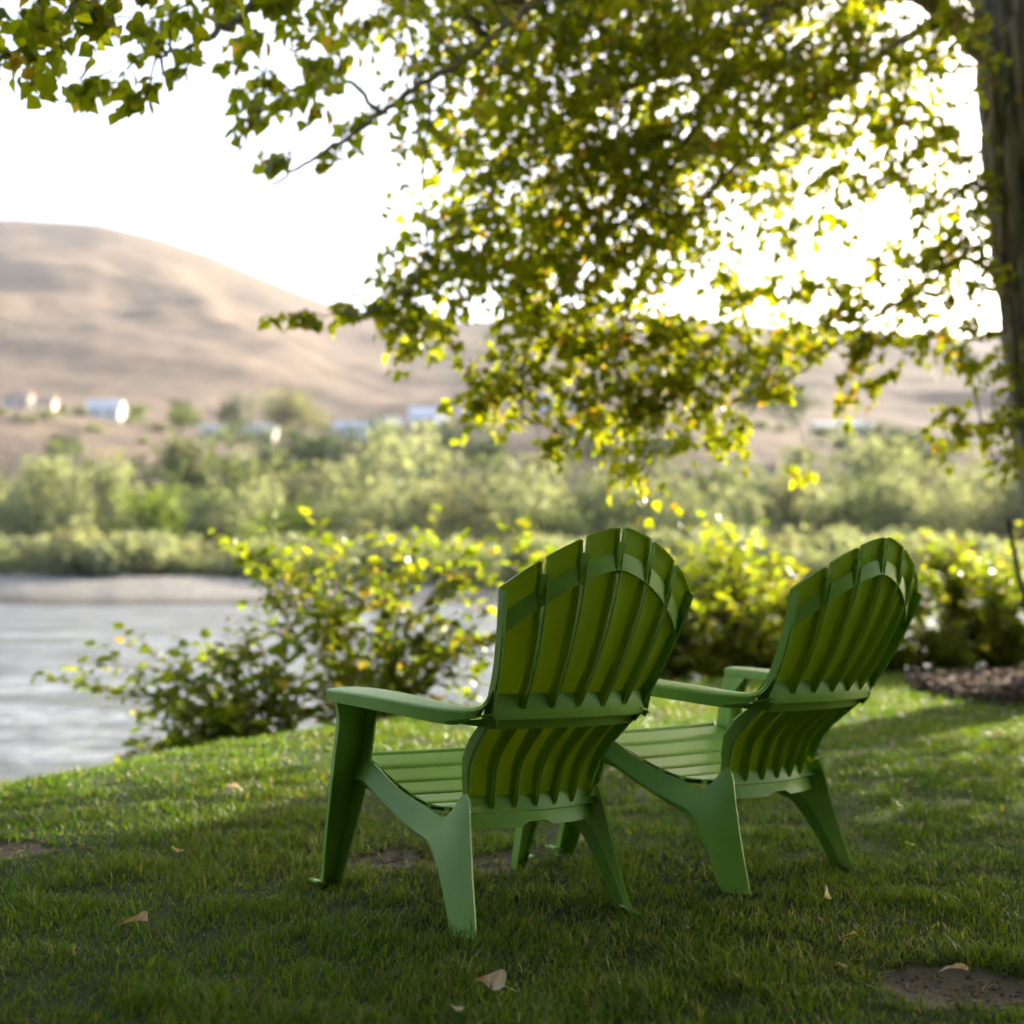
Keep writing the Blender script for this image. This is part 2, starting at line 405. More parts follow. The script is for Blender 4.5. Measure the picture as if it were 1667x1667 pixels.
def slat_mesh(i, up):
    u0, u1 = UB[i]; R = []
    lo, hi = (.530, None) if up else (.268, .482)
    n = 24 if up else 14
    g0 = GAP/float(hw(.6)) if i > 0 else 0; g1 = GAP/float(hw(.6)) if i < 5 else 0
    ua, ub = u0+g0, u1-g1; lip = .0042/float(hw(.6))
    prof = [(0, 0, -lip), (0, .12, 0), (0, .5, 0), (0, 1, 0), (.03, 1, 0), (.25, 1.0, 0), (.5, 1.02, 0), (.75, 1.0, 0), (.97, 1, 0), (1, 1, 0), (1, .5, 0), (1, .12, 0), (1, 0, lip)]
    if i == 0: prof[0] = (0, 0, 0)
    if i == 5: prof[-1] = (1, 0, 0)
    def rw(s, rise=0, cap=None):
        row = []
        for tt, off, du in prof:
            u = ua+(ub-ua)*tt + du; zt = ztop(ua+(ub-ua)*tt) if up else hi
            z = lo + (zt-lo)*s + rise
            back = 0.0
            if up: back = float(np.interp(s, [0, .6, .80, .93, 1], [0, .08, .22, .45, .6]))
            o = back + (1-back)*off
            if cap is not None: o = min(o, cap)
            row.append(bpt(u, z, o*FD, up))
        return row
    for k in range(n+1): R.append(rw(k/n))
    if up: R.append(rw(1, .0035, .62))                     # rolled lip along the top of the slat
    V, f = grid_solid(R, .0032, -1)
    return mesh_py('back_slat' if up else 'lower_back_slat', V, f, M['thin_plastic'], True, 32)
def strip_mesh(name, lines, th, ang=32):
    V, f = grid_solid(lines, th, 1); return mesh_py(name, V, f, M['plastic'], True, ang)
US = np.linspace(-1, 1, 25)
def band_mesh():
    R = []
    for dz, off in [(.053, .020), (.060, .016), (.090, .006), (.093, .009), (.092, .024)]:
        R.append([bpt(u*.998, ztop(u)-dz*(1+.12*abs(u)), off, True) for u in US])
    return strip_mesh('upper_band', R, .003)
def waist_mesh():
    R = []
    for z, off in [(.552, .024), (.545, .012), (.516, -.009), (.511, -.010), (.510, .020)]:
        R.append([bpt(u*1.0, z - .001*u*u, off, True) for u in US])
    return strip_mesh('waist_rail', R, .003)
def rail2_mesh():
    R = []
    for z, off in [(.507, .022), (.503, .006), (.482, -.003), (.480, .0), (.482, .022)]:
        R.append([bpt(u, z, off, False) for u in US])
    return strip_mesh('lumbar_rail', R, .003)
def lowrail_mesh():
    R = []
    for z, off in [(.298, .022), (.290, .012), (.266, -.004), (.262, .002), (.262, .024)]:
        R.append([bpt(u, z, off, False) for u in US])
    return strip_mesh('lower_rail', R, .003)
def web_mesh(i):                                           # groove floor joining two slats above the slots
    u = UB[i][1]; parts = []
    d = GAP/float(hw(.85))*1.5; R = []
    for s in np.linspace(0, 1, 6):
        z = ztop(u)-.100 + s*(.100-.028)
        R.append([bpt(u-d, z, .020, True), bpt(u-d*.75, z, .010, True), bpt(u+d*.75, z, .010, True), bpt(u+d, z, .020, True)])
    V, f = grid_solid(R, .003, -1); return mesh_py('groove_web', V, f, M['plastic'], True, 40)
def skirt_mesh():
    xs = np.linspace(-.19, .19, 17); R = []
    for z, y0 in [(.262, .082), (.250, .075), (.228, .068)]:
        row = []
        for x in xs:
            zz = z
            if z < .24 and abs(x+.0) < .045: zz += .012
            row.append((x, y0 + .035*(x/.19)**2, zz))
        R.append(row)
    return strip_mesh('rear_skirt', R, .004)
def mx(P, s): return [[(p[0]*s, p[1], p[2]) for p in row] for row in P]
def densify(Rw, n=4):
    P = np.array(Rw, float); r = len(P); t = np.arange(r); tt = np.linspace(0, r-1, (r-1)*n+1)
    out = np.zeros((len(tt),)+P.shape[1:])
    for j in range(P.shape[1]):
        for k in range(3): out[:, j, k] = bez(t, P[:, j, k])(tt)
    return out
REAR = [  # lower/front edge, ridge, crease, upper/rear edge ; from the front leg back and down to the foot
 [(-0.256, .555, .272), (-0.273, .553, .300), (-0.261, .553, .325), (-0.256, .552, .347)],
 [(-0.252, .490, .278), (-0.271, .489, .300), (-0.259, .484, .325), (-0.250, .478, .345)],
 [(-0.241, .395, .243), (-0.261, .399, .262), (-0.249, .398, .285), (-0.240, .395, .308)],
 [(-0.228, .300, .206), (-0.249, .312, .226), (-0.237, .316, .252), (-0.228, .318, .281)],
 [(-0.217, .248, .186), (-0.240, .252, .207), (-0.227, .248, .234), (-0.215, .240, .264)],
 [(-.222, .207, .170), (-.236, .187, .190), (-.222, .166, .222), (-.204, .160, .248)],
 [(-.222, .166, .135), (-.238, .143, .150), (-.220, .110, .188), (-.187, .088, .314)],
 [(-.223, .140, .108), (-.240, .116, .116), (-.222, .080, .145), (-.196, .052, .215)],
 [(-.225, .120, .085), (-.242, .097, .090), (-.225, .062, .105), (-.204, .028, .140)],
 [(-.229, .092, .045), (-.246, .069, .048), (-.230, .034, .053), (-.212, .001, .064)],
 [(-.234, .060, -.012), (-.250, .038, -.012), (-.238, .005, -.012), (-.222, -.030, -.012)]]
def rear_leg(s):
    V, f = grid_solid(densify(mx(REAR, s), 5), .006, -s)
    foot = grid_solid([[(s*-.234, .05, .012), (s*-.224, -.03, .012)], [(s*-.246, .045, .004), (s*-.236, -.040, .004)]], .006, 1)
    V, f = join_parts([(V, f), foot])
    return mesh_py('leg', V, f, M['plastic'], True, 20)
FRONT = [ # outer flange edge, outer corner, inner corner, rear edge of the inner panel ; top to foot
 [(-.349, .498, .515), (-.352, .512, .515), (-.256, .516, .515), (-.252, .425, .515)],
 [(-.342, .503, .488), (-.345, .517, .488), (-.255, .520, .488), (-.252, .452, .488)],
 [(-.336, .508, .455), (-.339, .522, .455), (-.256, .526, .455), (-.253, .476, .455)],
 [(-.337, .525, .370), (-.340, .538, .370), (-.260, .545, .370), (-.256, .490, .370)],
 [(-.336, .552, .255), (-.339, .566, .255), (-.268, .570, .255), (-.264, .520, .255)],
 [(-.327, .598, .120), (-.330, .611, .120), (-.277, .615, .120), (-.273, .573, .120)],
 [(-.317, .640, -.010), (-.320, .652, -.010), (-.284, .656, -.010), (-.281, .620, -.010)]]
def front_leg(s):
    V, f = grid_solid(densify(mx(FRONT, s)), .005, s)
    tab = grid_solid([[(s*-.318, .668, .016), (s*-.318, .622, .016)], [(s*-.345, .672, .022), (s*-.345, .628, .022)]], .006, 1)
    V, f = join_parts([(V, f), tab])
    return mesh_py('leg', V, f, M['plastic'], True, 38)
AO = [(-.372, .527), (-.367, .42), (-.353, .29), (-.329, .15), (-.298, .04), (-.262, -.030), (-.238, -.066), (-.228, -.092)]
AI = [(-.256, .520), (-.250, .42), (-.244, .29), (-.236, .15), (-.224, .045), (-.213, -.012), (-.206, -.036), (-.204, -.066)]
AZ = [.540, .541, .539, .534, .528, .528, .541, .580]
def arm(s):
    n = len(AO); t = np.arange(n); tt = np.linspace(0, n-1, 36)
    fo = [bez(t, [p[k] for p in AO])(tt) for k in (0, 1)]; fi = [bez(t, [p[k] for p in AI])(tt) for k in (0, 1)]; fz = bez(t, AZ)(tt)
    R = []
    for k in range(len(tt)):
        o = np.array([fo[0][k], fo[1][k], fz[k]]); i = np.array([fi[0][k], fi[1][k], fz[k]+.002])
        sk = .031 + .006*math.sin(min(1, k/24)*math.pi/2); sk *= 1-sstep(22, 30, k)*.85
        row = [o+(.004, 0, -sk), o+(.0, 0, -.006), o+(.0025, 0, -.0015), o+(.008, 0, .0005), o+(.013, 0, .001)]
        for q in (.25, .5, .75): row.append(o*(1-q)+i*q+(0, 0, .003*math.sin(q*math.pi)))
        row += [i+(-.012, 0, .0), i+(-.006, 0, .000), i+(-.001, 0, -.002), i+(0, 0, -.006), i+(-.003, 0, -.028*(1-float(sstep(22, 30, k))*.85))]
        R.append([(p[0]*s, p[1], p[2]) for p in row])
    # front skirt
    fr = [[(p[0], p[1]+.0005, p[2]) for p in R[0][2:10]], [(p[0]*1.0, p[1]+.003, p[2]-.004) for p in R[0][2:10]], [(p[0], p[1]+.001, .540-.031) for p in R[0][2:10]]]
    V, f = join_parts([grid_solid(R, .0035, s), grid_solid(fr, .0035, -s)])
    return mesh_py('arm', V, f, M['plastic'], True, 22)
def arm_bracket(s):                                        # web under the rear of the arm, tying it to the waist rail
    R = [[(s*-.205, -.075, .512), (s*-.235, -.035, .505), (s*-.285, .02, .497)], [(s*-.195, -.06, .488), (s*-.220, -.02, .490), (s*-.255, .03, .494)]]
    R2 = [[(s*-.206, -.078, .522), (s*-.25, -.045, .513), (s*-.300, .015, .500)], [(s*-.200, -.06, .520), (s*-.24, -.025, .512), (s*-.285, .03, .500)]]
    V, f = join_parts([grid_solid(R, .004, s), grid_solid(R2, .004, s)]); return mesh_py('arm_bracket', V, f, M['plastic'], True, 38)
def back_edge(s):                                          # pale rounded side wall running down the edge of the back
    R = []
    for z in list(np.linspace(.800, .545, 16)):
        R.append([bpt(s*1.0, z, -.003, True), bpt(s*1.012, z, .004, True), bpt(s*1.012, z, .026, True), bpt(s*.99, z, .032, True)])
    for k, z in enumerate([.515, .49, .46, .42, .38, .34, .316]):
        e = .004 if z > .47 else .014*math.sin((.47-z)/.16*math.pi)
        q = [bpt(s*1.0, z, -.004, False), bpt(s*1.012, z, .004, False), bpt(s*1.012, z, .024+e, False), bpt(s*.99, z, .030+e, False)]
        R.append(q)
    V, f = grid_solid(R, .004, s); return mesh_py('back_edge', V, f, M['plastic'], True, 38)
SEATP = bez([.09, .16, .22, .30, .40, .50, .555], [.284, .276, .272, .282, .311, .348, .366])
SEAT = [(.548, .582), (.470, .536), (.397, .458), (.324, .385), (.250, .312), (.172, .238), (.100, .160)]
def seat_slat(y0, y1, first=False):
    R = []
    w = lambda y: float(np.interp(y, [.1, .25, .55], [.197, .212, .249]))
    ys = np.linspace(y0, y1, 5)
    def zz(y): return float(SEATP(min(y, .555))) - (.0 if y < .555 else 6*(y-.555)**2*4)
    prof = [(ys[0], -.014), (ys[0]+.0012, -.002), (ys[0]+.004, 0)] + [(y, .0) for y in ys[1:-1]] + [(ys[-1]-.004, 0), (ys[-1]-.0012, -.002), (ys[-1], -.014)]
    if first: prof += [(ys[-1]+.004, -.05), (ys[-1]+.001, -.075)]
    for y, dz in prof:
        R.append([(x*w(y), y, zz(y)+dz-.002*(1-x*x)) for x in np.linspace(-1, 1, 13)])
    V, f = grid_solid(R, .0035, -1); return mesh_py('seat_slat', V, f, M['plastic'], True, 38)
def seat_pan():
    R = []
    for y in np.linspace(.095, .55, 16):
        w = float(np.interp(y, [.1, .25, .55], [.199, .214, .250]))
        R.append([(x*w, y, float(SEATP(y))-.0125) for x in np.linspace(-1, 1, 7)])
    V, f = grid_solid(R, .0035, -1); return mesh_py('seat_pan', V, f, M['plastic'], True, 38)

def build_chair():
    L = []
    for i in range(6): L.append(('back_slat', slat_mesh(i, True)))
    for i in range(6): L.append(('lower_back_slat', slat_mesh(i, False)))
    L += [('upper_band', band_mesh()), ('waist_rail', waist_mesh()), ('lumbar_rail', rail2_mesh()), ('lower_rail', lowrail_mesh()), ('rear_skirt', skirt_mesh()), ('seat_pan', seat_pan())]
    for i in range(5): L.append(('groove_web', web_mesh(i)))
    for k, (a, b) in enumerate(SEAT): L.append(('seat_slat', seat_slat(a, b, k == 0)))
    for s in (1, -1):
        L += [('leg', rear_leg(s)), ('leg', front_leg(s)), ('armrest', arm(s)), ('arm_bracket', arm_bracket(s)), ('back_edge', back_edge(s))]
    return L
CH = build_chair()
def place_chair(x, y, yaw, t, n, label):
    e = empty('garden_chair', (x, y, 0), label, 'chair', 'green garden chairs on the lawn')
    e.rotation_euler = (Matrix.Rotation(yaw, 3, 'Z') @ Matrix.Rotation(n, 3, 'X') @ Matrix.Rotation(-t, 3, 'Y')).to_euler()
    for nm, me in CH: link(nm, me, e)
    return e
place_chair(.1018, 3.2927, .5434, -.0126, -.0068, 'nearer green plastic fan-back garden chair, whole armrest reaching out to the left')
place_chair(.7931, 3.7671, .6736, -.0106, .0176, 'farther green plastic fan-back garden chair, its armrest partly hidden behind the nearer chair')

# ------------------------------------------------------------------ leaves
def leaf_template(widths, fold=.22, curl=.18):
    ts = [.10, .34, .66]; mids = [0, .30, .62, 1.0]
    V = [(0, t, -curl*t*t) for t in mids]
    for sgn in (-1, 1):
        for t, w in zip(ts, widths): V.append((sgn*w, t, w*fold - curl*t*t))
    Fc = []
    for o, fl in ((4, 0), (7, 1)):
        for tri in [(0, o, 1), (o, o+1, 1), (1, o+1, 2), (o+1, o+2, 2), (2, o+2, 3)]:
            Fc.append(tri if fl else tri[::-1])
    return np.array(V, float), np.array(Fc)
def leaf_hi(outline, fold=.2, curl=.25, wave=.03, stalk=.35, seed=0):
    r = np.random.default_rng(seed); ts = np.linspace(0, 1, 10); V = []; Fc = []
    wv = np.interp(ts, *outline); ph = r.random()*6.28; tw = r.normal(0, .12)
    for t, w in zip(ts, wv):
        for q in (-1, -.5, 0, .5, 1):
            x = q*w; V.append((x + tw*t*t*.3, t, abs(x)*fold - curl*t*t + wave*math.sin(9*t+ph+q*2)*abs(q) + tw*x))
    for i in range(9):
        for j in range(4):
            a = i*5+j; Fc += [(a, a+1, a+6), (a, a+6, a+5)]
    o = len(V); V += [(-.012, .01, .0), (.012, .01, .0), (.010+tw*.2, -stalk, .10), (-.010+tw*.2, -stalk, .10)]; Fc += [(o, o+2, o+1), (o, o+3, o+2)]
    return np.array(V, float), np.array(Fc)
POP_O = ([0, .04, .12, .24, .36, .5, .65, .8, .92, 1], [.05, .22, .36, .43, .42, .34, .23, .12, .045, 0])
OVAL_O = ([0, .06, .18, .35, .55, .75, .9, 1], [.03, .13, .25, .32, .29, .18, .07, 0])
POP = leaf_template((.30, .42, .20)); OVAL = leaf_template((.17, .31, .23)); 
def frames(dirs, spin):
    d = dirs/np.linalg.norm(dirs, axis=1, keepdims=True)
    r = np.where(np.abs(d[:, 2:3]) < .95, np.array([[0, 0, 1.]]), np.array([[1., 0, 0]]))
    s = np.cross(d, r); s /= np.linalg.norm(s, axis=1, keepdims=True); n = np.cross(s, d)
    c, q = np.cos(spin)[:, None], np.sin(spin)[:, None]
    return d, s*c + n*q, -s*q + n*c
def leaf_mass(tmpl, P, dirs, spin, size, col):
    d, s, n = frames(dirs, spin); T, Fc = tmpl; k = len(T)
    V = P[:, None] + size[:, None, None]*(T[None, :, 0:1]*s[:, None] + T[None, :, 1:2]*d[:, None] + T[None, :, 2:3]*n[:, None])
    Fa = (np.arange(len(P))[:, None, None]*k + Fc[None]).reshape(-1, 3)
    return V.reshape(-1, 3), Fa, np.repeat(col, k, axis=0)
def leaf_parts(name, parent, origin, tmpl, P, dirs, spin, size, col, mat, ncol=10):
    """single leaves as objects of their own, sharing a handful of meshes"""
    idx = np.linspace(0, len(P)-1, ncol).astype(int); ms = []
    for q, i in enumerate(idx):
        T, Fc = leaf_hi(tmpl, .12+.2*RNG.random(), -.1+.5*RNG.random(), .035, .45, q)
        ms.append(mesh_np(name, T, Fc, mat, True, np.repeat(col[i:i+1], len(T), 0)))
    d, s, n = frames(dirs, spin)
    for i in range(len(P)):
        o = bpy.data.objects.new(name, ms[i % ncol]); COL.objects.link(o); o.parent = parent
        m = Matrix(((s[i, 0], d[i, 0], n[i, 0]), (s[i, 1], d[i, 1], n[i, 1]), (s[i, 2], d[i, 2], n[i, 2]))).to_4x4() @ Matrix.Scale(float(size[i]), 4)
        o.matrix_local = Matrix.Translation(Vector(P[i]) - Vector(origin)) @ m
def tube(pts, radii, seg=7):
    P = np.array(pts, float); n = len(P); tg = np.gradient(P, axis=0); tg /= np.maximum(np.linalg.norm(tg, axis=1, keepdims=True), 1e-9)
    ref = np.array([0, 0, 1.]) if abs(tg[0, 2]) < .9 else np.array([1., 0, 0]); V = []; Fc = []
    for i in range(n):
        a = np.cross(tg[i], ref); a /= np.linalg.norm(a)+1e-9; b = np.cross(tg[i], a)
        for k in range(seg):
            an = 2*math.pi*k/seg; V.append(P[i] + radii[i]*(math.cos(an)*a + math.sin(an)*b))
    for i in range(n-1):
        for k in range(seg):
            Fc.append((i*seg+k, i*seg+(k+1) % seg, (i+1)*seg+(k+1) % seg, (i+1)*seg+k))
    Fc.append(tuple(range(seg))[::-1]); Fc.append(tuple((n-1)*seg+k for k in range(seg)))
    return np.array(V), Fc
def smooth_path(pts, n=6):
    P = np.array(pts, float); t = np.arange(len(P)); tt = np.linspace(0, len(P)-1, (len(P)-1)*n+1)
    return np.stack([bez(t, P[:, k])(tt) for k in range(3)], 1)

# ------------------------------------------------------------------ the poplar
TB = np.array([4.08, 9.62, 0.0])
tree = empty('poplar_tree', tuple(TB), 'large leafy tree with rough dark trunk at the right edge, branches hanging over the chairs', 'tree')
tz = np.array([-.15, .0, .15, .4, .9, 2.07, 3.2, 4.65, 6, 8, 10, 12.5])
tcx = bez(tz, [4.10, 4.08, 4.06, 4.03, 3.98, 3.83, 3.70, 3.58, 3.50, 3.4, 3.4, 3.5]); tcy = bez(tz, [9.62, 9.62, 9.62, 9.62, 9.62, 9.62, 9.6, 9.6, 9.6, 9.6, 9.7, 9.8])
tr = bez(tz, [.50, .43, .38, .335, .30, .272, .262, .25, .22, .17, .11, .03])
zs = np.concatenate([np.linspace(-.15, 5, 230), np.linspace(5.1, 12.5, 50)]); th = np.linspace(0, 2*math.pi, 97)[:-1]
ZZ, TH = np.meshgrid(zs, th, indexing='ij')
cx, sy = np.cos(TH)*1.4, np.sin(TH)*1.4
ridge = np.abs(fbm(cx*5+.4*vnoise(cx*2, sy*2, ZZ*1.5, 66), sy*5, ZZ*1.15, oct=3, seed=61)); fine = fbm(cx*11, sy*11, ZZ*5, oct=2, seed=63)
RR = tr(ZZ)*(1 + .10*fbm(cx*1.2, sy*1.2, ZZ*.7, oct=2, seed=62)) - .095*np.exp(-(ridge/.13)**2) + .018*fine
VT = np.stack([tcx(ZZ)+RR*np.cos(TH)-TB[0], tcy(ZZ)+RR*np.sin(TH)-TB[1], ZZ-TB[2]], -1).reshape(-1, 3)
i0 = np.arange(len(zs)-1)[:, None]*96; j0 = np.arange(96)[None]
FT = np.stack([i0+j0, i0+(j0+1) % 96, i0+96+(j0+1) % 96, i0+96+j0], -1).reshape(-1, 4)
link('trunk', mesh_np('trunk', VT, FT, M['bark'], True), tree)
def tpt(z): return np.array([float(tcx(z)), float(tcy(z)), z])
BR = [  # branches: list of (u, v, depth) or world points, start radius, end radius
 ([tpt(4.35), at(1540, 22, 9.3), at(1480, -20, 9.1), at(1380, -90, 8.8), at(1240, -190, 8.4), at(1000, -330, 7.6), at(700, -420, 6.6), at(350, -350, 5.8)], .085, .03),
 ([at(1240, -190, 8.4), at(1050, -110, 7.9), at(880, -5, 7.4), at(790, 75, 7.1), at(700, 130, 6.9), at(620, 182, 6.7), at(560, 225, 6.5), at(505, 262, 6.4), at(440, 300, 6.3)], .030, .006),
 ([at(1380, -90, 8.8), at(1260, 8, 8.6), at(1105, 105, 8.3), at(1013, 147, 8.1), at(930, 180, 7.9), at(850, 240, 7.8), at(790, 330, 7.7)], .035, .007),
 ([at(1540, 22, 9.3), at(1432, 90, 9.0), at(1357, 160, 8.8), at(1294, 206, 8.6), at(1218, 252, 8.5), at(1140, 330, 8.3), at(1060, 420, 8.2), at(1010, 560, 8.1), at(1015, 700, 8.1), at(1030, 790, 8.1)], .035, .006),
 ([at(1260, 8, 8.6), at(1210, 105, 8.4), at(1147, 180, 8.3), at(1097, 269, 8.2), at(1063, 315, 8.1), at(960, 420, 8.0), at(860, 560, 7.9), at(850, 680, 7.8)], .03, .006),
 ([at(350, -350, 5.8), at(400, -150, 5.6), at(407, 4, 5.4), at(353, 52, 5.3), at(300, 78, 5.2), at(262, 92, 5.1)], .026, .006),
 ([at(350, -350, 5.8), at(200, -150, 5.0), at(118, 17, 4.8), at(80, 63, 4.7), at(12, 92, 4.6), at(-60, 140, 4.5)], .024, .006),
 ([at(700, 130, 6.9), at(690, 300, 7.2), at(690, 430, 7.3), at(620, 500, 7.2), at(540, 510, 7.1), at(455, 515, 7.0)], .009, .003),
 ([at(1294, 206, 8.6), at(1290, 380, 8.8), at(1330, 480, 8.9), at(1400, 560, 9.0), at(1395, 650, 9.1)], .008, .003),
 ([tpt(2.7), at(1580, 420, 9.3), at(1500, 470, 9.2), at(1420, 520, 9.1), at(1310, 600, 9.0), at(1250, 640, 8.9)], .03, .005),
 ([tpt(3.4), at(1590, 300, 9.3), at(1540, 330, 9.2), at(1470, 360, 9.1), at(1380, 440, 9.0)], .025, .005),
 ([tpt(1.9), at(1640, 690, 9.3), at(1600, 690, 9.2), at(1545, 725, 9.1), at(1510, 745, 9.0)], .014, .004),
 ([at(620, 182, 6.7), at(560, 130, 6.6), at(490, 140, 6.4), at(420, 190, 6.2), at(385, 260, 6.1)], .014, .004),
 ([tpt(5.5), np.array([1.5, 9.2, 6.2]), np.array([-1, 8.5, 6.6]), np.array([-3, 7.5, 6.4])], .11, .02),
 ([tpt(5.2), np.array([4.4, 7.2, 5.6]), np.array([4.6, 4.8, 5.4]), np.array([4.2, 2.2, 5.0])], .12, .02),
 ([tpt(4.9), np.array([5.6, 8.4, 4.8]), np.array([7.6, 7.0, 4.4]), np.array([9, 6, 3.6])], .12, .02),
 ([tpt(6.5), np.array([2.6, 7.0, 7.6]), np.array([1.8, 4.6, 7.8]), np.array([1.0, 2.6, 7.2])], .11, .02),
 ([tpt(6.0), np.array([5.6, 11.6, 7]), np.array([7, 13.5, 7.2])], .11, .02),
]
bpaths = []
for pts, r0, r1 in BR:
    P = smooth_path(pts, 7); P[1:-1] += RNG.normal(0, .007, P[1:-1].shape)
    bpaths.append(P); R = np.linspace(r0, r1, len(P))
    V, f = tube(P-TB, R, 8); link('branch', mesh_py('branch', V, f, M['bark'], True), tree)
BP = np.concatenate(bpaths)
CL = [ # u, v, D, ru, rv, dD, cover
 (640,0,7.2,70,40,.5,1.4),(760,-10,7.6,90,45,.5,2.0),(890,-10,7.8,90,45,.5,2.1),(1020,-10,8.1,90,45,.5,2.1),(1150,-10,8.4,90,45,.5,2.1),(1280,-10,8.7,90,45,.5,2.1),(1400,-15,8.9,80,40,.5,1.9),(1560,0,9.2,50,50,.4,1.6),(330,-5,5.2,70,35,.3,1.5),(180,-10,4.8,80,35,.3,1.5),(480,-5,5.7,60,35,.3,1.4),
 (700,50,7.4,95,75,.5,1.5),(820,90,7.7,110,100,.6,2.4),(950,80,7.9,110,100,.6,2.6),(1080,80,8.2,110,110,.6,2.5),(1200,60,8.5,100,90,.6,2.4),(1300,90,8.8,90,100,.6,1.9),(1410,40,9,100,55,.6,1.9),(1550,90,9.2,55,100,.5,1.5),
 (735,230,7.6,75,90,.5,1.5),(840,250,7.8,100,100,.6,2.5),(960,240,8,100,100,.6,2.6),(1080,240,8.2,100,100,.6,2.4),(1190,220,8.5,85,80,.6,1.9),
 (705,390,7.6,70,85,.5,1.5),(800,400,7.8,90,100,.6,2.2),(920,400,8,100,100,.6,2.4),(1040,400,8.2,95,100,.6,2.0),(1125,360,8.4,55,90,.5,1.6),
 (640,460,7.4,55,45,.3,1.4),(610,500,7.3,45,24,.25,2.6),(560,508,7.2,45,18,.22,3.0),(510,512,7.1,40,15,.2,3.0),(465,514,7.0,26,13,.15,2.8),(690,545,7.6,65,55,.4,2.0),(790,600,7.7,45,60,.4,1.2),
 (890,530,8,80,70,.5,2.0),(1000,550,8.2,90,70,.5,1.8),(1100,560,8.4,90,60,.5,1.9),(1195,590,8.6,55,70,.4,1.6),
 (770,660,7.7,40,40,.3,1.2),(850,650,7.9,80,60,.4,1.9),(960,660,8.1,80,60,.4,1.6),(1080,650,8.3,90,70,.4,2.1),(1185,690,8.6,40,55,.3,1.8),(890,725,8,35,32,.3,1.3),(1028,740,8.15,32,70,.3,1.8),(1130,725,8.4,30,28,.3,1.3),
 (1262,400,8.8,38,60,.4,.9),(1350,350,8.9,50,45,.4,.9),(1440,430,9.1,55,32,.4,.9),(1500,340,9.2,55,40,.4,1.0),(1590,300,9.3,26,70,.3,1.2),(1410,240,9.0,50,45,.4,1.1),(1330,300,8.9,45,40,.4,1.0),(1555,400,9.2,40,35,.3,1.0),
 (1330,130,8.9,70,60,.5,1.9),(1450,100,9.1,80,50,.5,1.8),(1250,170,8.7,70,60,.5,1.9),(1590,400,9.3,30,60,.3,1.4),(1200,470,8.6,40,50,.4,1.7),(1530,440,9.2,60,40,.4,1.2),
 (1250,310,8.8,67,67,.5,1.74),(1330,210,9,67,67,.5,1.45),(1430,190,9.1,84,67,.5,1.30),(1550,220,9.3,56,67,.4,1.45),(1400,300,9,61,56,.5,1.09),(1480,270,9.1,56,50,.4,1.45),(1560,340,9.3,50,50,.4,1.01),(1500,400,9.2,78,50,.4,0.80),(1270,470,8.8,56,50,.4,1.45),(1370,490,9,78,39,.4,1.45),(1470,490,9.1,78,33,.4,1.16),(1580,460,9.3,39,61,.3,1.16),
 (1280,560,8.9,72,44,.4,1.45),(1370,550,9,67,39,.4,1.30),(1460,560,9.1,89,39,.4,1.45),(1560,550,9.2,50,39,.3,1.30),(1280,630,8.9,50,29,.3,1.45),(1400,610,9,50,31,.3,1.30),(1375,665,9.1,26,24,.2,1.59),(1312,762,8.9,29,17,.2,0.72),
 (1560,700,9.1,56,42,.3,1.16),(1620,680,9.2,44,50,.3,1.45),(1648,590,9.3,29,56,.3,1.30),(1655,760,9.25,20,61,.2,1.30),(1600,600,9.2,44,39,.3,0.72),
 (50,40,4.6,80,55,.3,1.7),(150,50,4.75,75,55,.3,1.5),(25,130,4.6,45,55,.2,1.0),(110,155,4.7,65,40,.25,1.0),(205,150,4.9,50,40,.25,1.4),(235,60,5.0,35,40,.25,1.0),
 (310,50,5.2,55,45,.3,1.4),(300,110,5.2,40,35,.25,1.0),(420,35,5.5,75,48,.3,1.4),(510,40,5.8,45,40,.3,1.4),(390,110,5.7,40,40,.3,.9),(415,190,6.1,45,55,.3,1.5),(480,185,6.3,45,40,.3,1.1),(445,275,6.3,45,26,.2,1.4),(535,110,6.5,55,50,.3,1.2),(540,262,6.4,32,22,.2,1.3),(590,60,6.8,50,60,.3,1.0),(590,200,6.7,45,45,.3,.8),(650,150,6.9,50,60,.4,1.0),
]
Pn = []; Dn = []; SPR = []
for u, v, D, ru, rv, dD, cov in CL:
    px = FPX*.066/D; n = int(min(cov, 2.1 if cov < 2.55 else 3)*(1.42 if D > 6.9 else 1.7)*math.pi*ru*rv/(px*px*.42)); m = max(2, int(n/13))
    q = RNG.normal(0, 1, (m, 3)); q /= np.linalg.norm(q, axis=1, keepdims=True); q *= RNG.random((m, 1))**.40
    L0 = min(.55, 1.6*rv/FPX*D)
    for a in q:
        c = at(u+a[0]*ru, v+a[1]*rv, D+a[2]*dD*1.25) + np.array([0, 0, .10*min(1, rv/60)])
        h = RNG.normal(0, 1, 2) + (-.5, -.25); h /= np.linalg.norm(h); L = L0*(.55+.7*RNG.random()); dr = .25+.75*RNG.random()
        d0 = np.array([h[0], h[1], .15-.3*RNG.random()]); tt = np.linspace(-.5, .5, 5)
        pts = c + tt[:, None]*L*d0 - np.array([0, 0, 1.])*(tt[:, None]+.5)**2*L*dr
        SPR.append(pts); k = int(9+9*RNG.random())
        for w in range(k):
            t = (w+RNG.random())/k; p = np.array([np.interp(t*4, range(5), pts[:, e]) for e in range(3)])
            tg = pts[min(4, int(t*4)+1)]-pts[int(t*3.99)]; tg /= np.linalg.norm(tg)+1e-9
            sd_ = np.cross(tg, (0, 0, 1)); sd_ /= np.linalg.norm(sd_)+1e-9
            dl = tg*.35 + sd_*(1 if w % 2 else -1)*(.35+.5*RNG.random()) + RNG.normal(0, .3, 3) + (0, 0, -.65)
            Dn.append(dl); Pn.append(p + dl/np.linalg.norm(dl)*.025 + RNG.normal(0, .008, 3))
